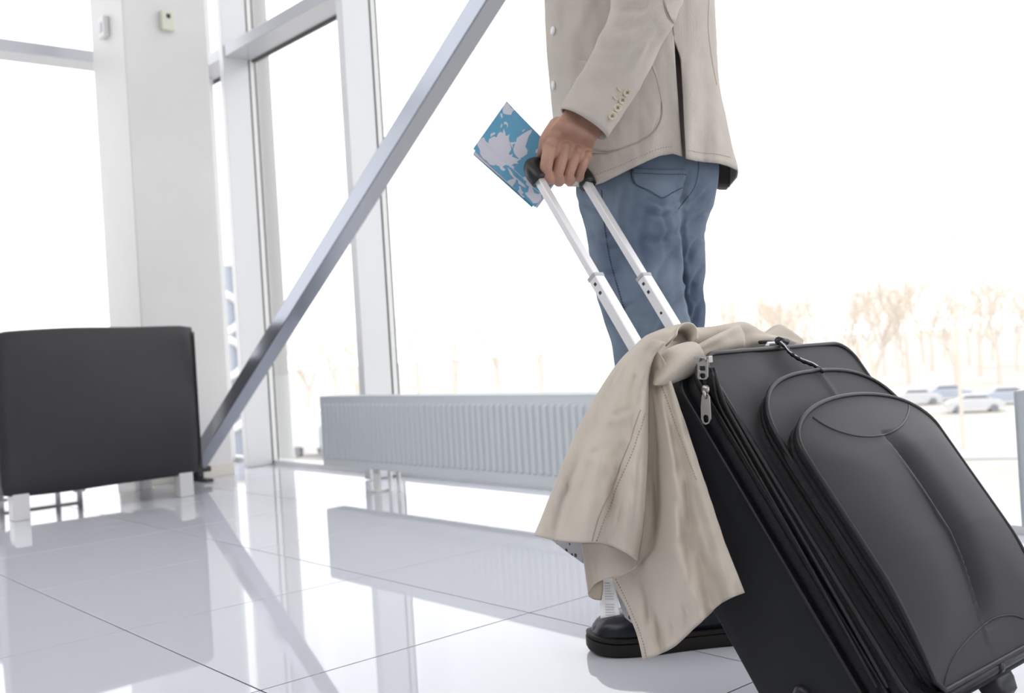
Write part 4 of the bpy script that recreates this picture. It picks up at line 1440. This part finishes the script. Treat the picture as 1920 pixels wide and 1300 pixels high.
YT = -400
mbj = MB()
NV = 70
def yrow(v, yh): return lerp(YT, yh, v ** 0.85)
def jgrid(uf, nu, near):
    """uf(u, y) gives x; hem from the tables"""
    V = []
    for j in range(NV):
        v = j / (NV - 1)
        for i in range(nu):
            u = i / (nu - 1)
            # find hem for the column
            xh = uf(u, 300)
            yh = interp(HEMN, xh) if near else interp([(1040, 350), (1200, 345), (1330, 345), (1352, 356), (1368, 356), (1384, 322)], xh)
            y = yrow(v, yh)
            V.append(jsurf(uf(u, y), y, near))
    return V, gridfaces(nu, NV)
def u_fr(u, y): return lerp(sm(XL, y), interp(VL, y), 1 - (1 - u) ** 1.0 if u > 0.3 else 0.3 * (u / 0.3) ** 1.8)
def u_bk(u, y): return lerp(interp(VR, y), sm(XR, y), u if u < 0.7 else 1 - 0.3 * ((1 - u) / 0.3) ** 1.8)
def u_far(u, y):
    t_ = (1 - math.cos(math.pi * u)) / 2
    return lerp(sm(XL, y), sm(XR, y), t_)
mbj.add(*jgrid(u_fr, 60, True)); mbj.add(*jgrid(u_bk, 44, True))
Vf, Ff = jgrid(u_far, 50, False)
mbj.add(Vf, Ff)
jacket = mbj.build('jacket', 'jacket', person, True)
bmj = bmesh.new(); bmj.from_mesh(jacket.data)
bmesh.ops.remove_doubles(bmj, verts=bmj.verts, dist=0.0012)
bmj.to_mesh(jacket.data); bmj.free()
solid(jacket, 0.003, 0)
crease(jacket, [([(1325, 130), (1318, 200), (1314, 290)], 10, .006), ([(1303, 110), (1300, 200), (1300, 285)], 8, .004), ([(1340, 180), (1346, 240), (1352, 300)], 8, .005),
                ([(1345, 95), (1322, 110), (1296, 96)], 9, .004), ([(1240, 180), (1252, 240), (1250, 280)], 7, .004), ([(1060, 30), (1068, 90), (1064, 150)], 9, .005),
                ([(1045, 90), (1055, 140), (1048, 210)], 8, .004), ([(1290, 20), (1300, 60), (1316, 80)], 9, .004), ([(1100, 20), (1090, 70), (1080, 110)], 10, .004)])
trK = bvh(jacket)
# dark lining strip behind the vent
V = []
for j in range(20):
    y = lerp(60, 288, j / 19)
    for x in (sm(VL, y) - 8, (sm(VL, y) + sm(VR, y)) / 2, sm(VR, y) + 8):
        V.append(jsurf(min(x, 1290), y, True) + FWD * 0.022)
obj('vent_lining', V, gridfaces(3, 20), 'jacket_lining', jacket, True, 'dark lining inside the side vent')
# inner lining seen below the far rear corner
V = []
for j in range(8):
    y = lerp(290, 352, j / 7)
    for i in range(10):
        x = lerp(1300, 1366, i / 9)
        V.append(jsurf(x, y, False) - FWD * 0.010)
solid(obj('rear_lining', V, gridfaces(10, 8), 'jacket_lining', jacket, True, 'dark lining under the rear hem'), 0.002)
seam(trK, [(1328, -10), (1326, 50), (1332, 105), (1342, 160)], 0.0008, 'back_seam', 'jacket_stitch', jacket, 20, 0.0016)
seam(trK, [(1255, 0), (1260, 35), (1263, 74)], 0.0009, 'side_seam', 'jacket_stitch', jacket, 12, 0.0016)
patch(trK, ([(1082, 112), (1150, 118), (1226, 122)], [(1090, 268), (1130, 284), (1180, 274), (1222, 252)], [(1082, 112), (1080, 200), (1090, 268)], [(1226, 122), (1238, 190), (1222, 252)]), 'patch_pocket', 'jacket', jacket, 30, 30, 0.0022, 0.0022)
seam(trK, [(1221, 122), (1233, 160), (1240, 205), (1233, 236), (1212, 259), (1180, 274), (1140, 286), (1095, 288)], 0.0010, 'pocket_edge', 'jacket_stitch', jacket, 50, 0.0030)
seam(trK, [(1115, 329), (1160, 312), (1200, 294), (1235, 279), (1260, 275)], 0.0006, 'hem_stitching', 'jacket_stitch', jacket, 60, 0.0018, True)
seam(trK, [(1290, 283), (1320, 288), (1345, 290), (1368, 296)], 0.0006, 'hem_stitching', 'jacket_stitch', jacket, 50, 0.0018, True)
for x, y in ((1040, 58), (1041, 160)):
    p_, n_2 = cast(trK, x, y, 0.002)
    bt = MB().tube([p_, p_ + n_2 * 0.003], 0.0075, 18).build('front_button', 'paper', jacket, True, 'front button, white for its painted glint')  # white colour stands in for the small glint on each button

# ---- sleeve
def sl_disp(p_, v, th):
    return 0.006 * noise.noise(Vector((p_.x * 16, p_.y * 16, p_.z * 22))) + 0.0025 * noise.noise(Vector((p_.x * 45, p_.y * 45, p_.z * 45)))


mbs = MB()
limb(mbs, [(1120, -360, 1225, -372, 1.80, 1.80, 0.04), (1108, -300, 1285, -330, 1.76, 1.78, 0.075), (1122, -200, 1292, -210, 1.735, 1.74, 0.068), (1140, -100, 1305, -100, 1.71, 1.715, 0.062), (1146, -20, 1292, -30, 1.695, 1.70, 0.06), (1143, 30, 1266, 44, 1.69, 1.695, 0.057),
           (1116, 86, 1237, 96, 1.692, 1.70, 0.053), (1096, 132, 1208, 148, 1.70, 1.708, 0.050), (1070, 172, 1176, 204, 1.705, 1.716, 0.047), (1051, 206, 1140, 262, 1.708, 1.724, 0.044)], 44, 6, sl_disp, cap=False, power=2.2)
sleeve = mbs.build('sleeve', 'jacket', person, True)
sleeve.name = 'jacket_sleeve'
crease(sleeve, [([(1143, 40), (1175, 52), (1205, 40)], 9, .005), ([(1148, 8), (1185, 20), (1225, 0)], 10, .005), ([(1120, 88), (1150, 92), (1178, 82)], 8, .004),
                ([(1200, 60), (1185, 110), (1150, 150)], 12, .003), ([(1235, 60), (1212, 100), (1196, 135)], 9, .003), ([(1108, 120), (1095, 150), (1088, 178)], 9, .003),
                ([(1215, 30), (1232, 52), (1240, 80)], 8, .003)])
solid(sleeve, 0.003, -1)
trS = bvh(sleeve)
# far sleeve
mbs = MB()
fa = [sk['rsh'][:3], tuple(at(1262, -150, 2.10)), sk['relb'][:3], tuple(at(1228, 100, 2.11)), tuple(at(1196, 180, 2.10))]
mbs.tube([Vector(q) for q in cr(fa, 5)], [lerp(0.070, 0.046, i / 20) for i in range(21)], 20, cap=False)
solid(mbs.build('jacket_sleeve', 'jacket', person, True), 0.003)
for i, (x, y) in enumerate(((1175, 173), (1166, 187.5), (1156.5, 202), (1147, 217))):
    p_, n_2 = cast(trS, x, y, 0.0008)
    n_2 = (n_2 - FWD * 1.2).normalized()
    a = n_2.cross(Vector((0, 0, 1))).normalized(); b = n_2.cross(a)
    prof = [(0, 0), (0.0066, 0), (0.0072, 0.001), (0.0070, 0.0026), (0.0060, 0.003), (0.0048, 0.0022), (0.0, 0.002)]
    rings = [[p_ + n_2 * hh_ + (a * math.cos(q) + b * math.sin(q)) * max(rr, 1e-5) for q in [2 * math.pi * k / 20 for k in range(20)]] for rr, hh_ in prof]
    bt = MB().loft(rings, cap=False).build('sleeve_button', 'button', sleeve, True)
    th_ = MB()
    for sx, sy in ((1, 1), (-1, 1)):
        th_.tube([p_ + n_2 * 0.003 + (a * sx + b * sy) * 0.002, p_ + n_2 * 0.0034 - (a * sx + b * sy) * 0.002], 0.0007, 5)
    th_.build('button_thread', 'thread', sleeve)
for x, y in ((1159, 166), (1151, 182)):
    seam(trS, [(x - 2, y - 1), (x + 3, y + 4), (x + 6, y + 2)], 0.0011, 'buttonhole', 'button', sleeve, 6, 0.001)
seam(trS, [(1243, -10), (1245, 10), (1252, 32), (1262, 44)], 0.0010, 'elbow_patch_edge', 'jacket_stitch', sleeve, 16, 0.0005)
patch(trS, ([(1238, -60), (1262, -58), (1284, -50)], [(1256, 36), (1262, 42), (1264, 38)], [(1238, -60), (1243, 0), (1256, 36)], [(1284, -50), (1284, 0), (1264, 38)]), 'elbow_patch', 'jacket', sleeve, 10, 12, 0.0015, 0.0015)
# collar
cl = []
for k in range(25):
    a = 2 * math.pi * k / 24
    cl.append(k)
rings = [[Vector((cx_ - 0.02 + r_ * math.cos(2 * math.pi * k / 28), cy_ + r_ * math.sin(2 * math.pi * k / 28), z)) for k in range(28)] for r_, z in ((0.115, 1.44), (0.085, 1.475), (0.078, 1.52), (0.092, 1.50), (0.12, 1.455))]
MB().loft(rings, cap=False).build('collar', 'jacket', jacket, True)


# ---- boots
def boot(toe, heel, name, hem_at=None, wid=0.052):
    toe, heel = Vector(toe), Vector(heel)
    ax = (toe - heel); L = ax.length; ax.normalize()
    sd_ = Vector((-ax.y, ax.x, 0))
    root = empty('boot', heel); root.parent = person; root.location = heel - Vector((pc.x, pc.y, 0))
    # outline halfwidth along length (0 heel .. 1 toe)
    HW = [(0, 0.012), (0.03, 0.028), (0.10, 0.036), (0.3, 0.035), (0.5, 0.040), (0.7, 0.050), (0.85, 0.047), (0.94, 0.035), (0.985, 0.020), (1.0, 0.006)]
    n = 40
    def ringpts(grow, z):
        P = []
        for k in range(n): # right side heel->toe
            t_ = (1 - math.cos(math.pi * k / (n - 1))) / 2
            P.append(heel + ax * (t_ * (L + 2 * grow) - grow) + sd_ * (sm(HW, t_) + grow) + Vector((0, 0, z if not callable(z) else z(t_))))
        for k in range(n - 1, -1, -1):
            t_ = (1 - math.cos(math.pi * k / (n - 1))) / 2
            P.append(heel + ax * (t_ * (L + 2 * grow) - grow) - sd_ * (sm(HW, t_) + grow) + Vector((0, 0, z if not callable(z) else z(t_))))
        return P
    zb0 = lambda t_: 0.004 * max(0, (t_ - 0.85) / 0.15) ** 2 * 1.5
    rg = [ringpts(0.004, zb0), ringpts(0.007, lambda t_: 0.004 + zb0(t_)), ringpts(0.007, lambda t_: 0.020 + zb0(t_)), ringpts(0.0065, lambda t_: 0.022 + zb0(t_)), ringpts(0.002, lambda t_: 0.023 + zb0(t_)), ringpts(0.006, lambda t_: 0.0245 + zb0(t_)), ringpts(0.006, lambda t_: 0.030 + zb0(t_)), ringpts(0.001, lambda t_: 0.031 + zb0(t_))]
    weighted(MB().loft(rg).build('sole', 'sole', root, True, 'brown rubber sole'))
    # upper: cross sections along the foot
    TOP = [(0, 0.10), (0.04, 0.125), (0.12, 0.13), (0.28, 0.13), (0.40, 0.118), (0.52, 0.098), (0.62, 0.084), (0.72, 0.074), (0.82, 0.069), (0.90, 0.064), (0.95, 0.056), (0.98, 0.046), (1.0, 0.034)]
    rings = []
    m_ = 24
    for i in range(46):
        t_ = i / 45
        hw = sm(HW, t_) * 1.0; tp = sm(TOP, t_)
        ring = []
        for k in range(m_):
            th = math.pi * k / (m_ - 1)
            c1, s1 = math.cos(th), math.sin(th)
            x = math.copysign(abs(c1) ** 0.75, c1) * hw
            z = 0.028 + (tp - 0.028) * abs(s1) ** 0.8
            cr_ = 0.0008 * math.sin((t_ - 0.55) * 110) * gauss(t_, 0.6, 0.07) * s1
            ring.append(heel + ax * (t_ * L) + sd_ * x + Vector((0, 0, z + cr_)))
        rings.append(ring)
    MB().loft(rings, cap=True).build('upper', 'boot', root, True)
    # shaft
    rings = []
    for z, a, b, dx in ((0.06, 0.060, 0.036, 0.085), (0.10, 0.060, 0.038, 0.085), (0.14, 0.056, 0.040, 0.075), (0.18, 0.055, 0.043, 0.07), (0.20, 0.055, 0.043, 0.07)):
        rings.append([heel + ax * (dx - 0.02 + a * math.cos(q)) + sd_ * (b * math.sin(q)) + Vector((0, 0, z)) for q in [2 * math.pi * k / 28 for k in range(28)]])
    MB().loft(rings).build('shaft', 'boot', root, True)
    mb2 = MB()
    for t_ in (0.34, 0.39, 0.44, 0.49):
        tp = sm(TOP, t_)
        c = heel + ax * (t_ * L) + Vector((0, 0, tp + 0.002))
        mb2.tube([c - sd_ * 0.02 - Vector((0, 0, 0.008)), c, c + sd_ * 0.02 - Vector((0, 0, 0.008))], 0.0022, 6)
    mb2.build('laces', 'piping', root, True)
    return root


boot((-1.302, 1.272, 0), (-1.122, 1.522, 0), 'near')
boot((-1.42, 1.60, 0), (-1.14, 1.655, 0), 'far')

# ------------------------------------------------------------------ folded map in the hand
mp = empty('folded_map', at(960, 290, 1.757), 'blue folded paper world map pinched beside the trolley grip', 'map')
TL, LL, BB, RR = (950, 190), (887, 279), (1003, 389), (1058, 308)


def mpt(px, py, k=0.0):
    # sheet plane: slightly turned, nearer at the right
    d_ = 1.765 + (px - 960) * 0.00004 + (py - 290) * 0.0001
    return at(px, py, d_ + k)


def quad_sheet(pts, k, name, material, label=None, th=0.0006):
    o = obj(name, [mpt(x, y, k) for x, y in pts], [tuple(range(len(pts)))], material, mp, False, label)
    return solid(o, th, 0)


quad_sheet([TL, (1018, 262), RR, (1034, 346), (1003, 389), LL], 0.0, 'front_leaf', 'paper_blue', 'blue printed front leaf')
quad_sheet([(952, 193), (1022, 264), (1062, 312), (1035, 352), (1007, 391), (887, 288)], 0.003, 'middle_leaf', 'paper_land')
quad_sheet([(953, 195), (1023, 266), (1063, 314), (1030, 352), (997, 389), (887, 290)], 0.0055, 'rear_leaf', 'paper_blue')
Z = lambda x, y: (860 + x * 0.2, 160 + y * 0.2)
lands = [
    [(440, 160), (470, 180), (490, 210), (525, 230), (505, 245), (490, 278), (440, 272), (415, 262), (412, 225), (425, 185)],
    [(395, 262), (410, 268), (412, 312), (398, 300), (388, 275)],
    [(425, 345), (445, 340), (462, 360), (462, 385), (448, 405), (455, 375), (440, 362), (425, 368)],
    [(398, 365), (410, 360), (408, 385), (390, 402)],
    [(300, 455), (335, 440), (345, 455), (312, 475), (298, 490)],
    [(240, 488), (250, 520), (278, 545), (285, 505), (330, 478), (355, 488), (372, 450), (395, 435), (412, 450), (422, 405), (436, 440), (440, 470), (455, 475), (478, 455), (470, 500), (485, 565), (495, 600), (470, 640), (478, 655), (510, 640), (500, 670), (555, 690), (590, 690), (545, 715), (560, 735), (520, 735), (480, 760), (440, 745), (410, 765), (440, 790), (420, 805), (395, 790), (380, 760), (330, 740), (345, 755), (290, 745), (262, 705), (225, 660), (200, 610), (180, 570), (170, 545), (215, 495)],
    [(480, 535), (540, 530), (545, 495), (580, 470), (620, 445), (655, 425), (688, 415), (680, 445), (655, 480), (640, 530), (625, 575), (648, 610), (640, 645), (605, 670), (570, 690), (540, 665), (520, 635), (510, 600), (530, 545), (505, 555), (510, 590), (492, 570)],
    [(595, 425), (622, 408), (618, 422), (598, 438)],
    [(720, 610), (745, 590), (775, 570), (768, 600), (745, 630), (722, 638)],
    [(455, 765), (490, 800), (520, 850), (545, 870), (580, 900), (610, 925), (635, 960), (600, 950), (560, 920), (555, 890), (540, 880), (535, 905), (500, 955), (450, 905), (480, 885), (520, 875), (480, 830)],
    [(600, 865), (640, 850), (680, 870), (700, 930), (690, 960), (710, 1010), (740, 1020), (775, 1010), (775, 1065), (740, 1105), (700, 1108), (670, 1070), (640, 1040), (620, 1010), (650, 1000), (660, 950), (630, 930), (635, 895), (610, 890)],
    [(560, 945), (580, 950), (590, 985), (610, 1010), (590, 1020), (620, 1050), (600, 1052), (570, 1020), (555, 990), (570, 975)],
    [(470, 765), (500, 750), (522, 765), (515, 785), (490, 772)],
    [(195, 610), (215, 640), (240, 665), (262, 705), (230, 690), (200, 640)]]
mb = MB()
for lp in lands:
    mb.add([mpt(*Z(x, y), -0.0006) for x, y in lp], [tuple(range(len(lp)))])
ld = mb.build('land_print', 'paper_land', mp, False, 'pale continents printed on the blue')
MB().tube([mpt(902, 262, -0.0005), mpt(1000, 352, -0.0005), mpt(1018, 366, -0.0005)], 0.0006, 5).build('fold_line', 'paper_land', mp)
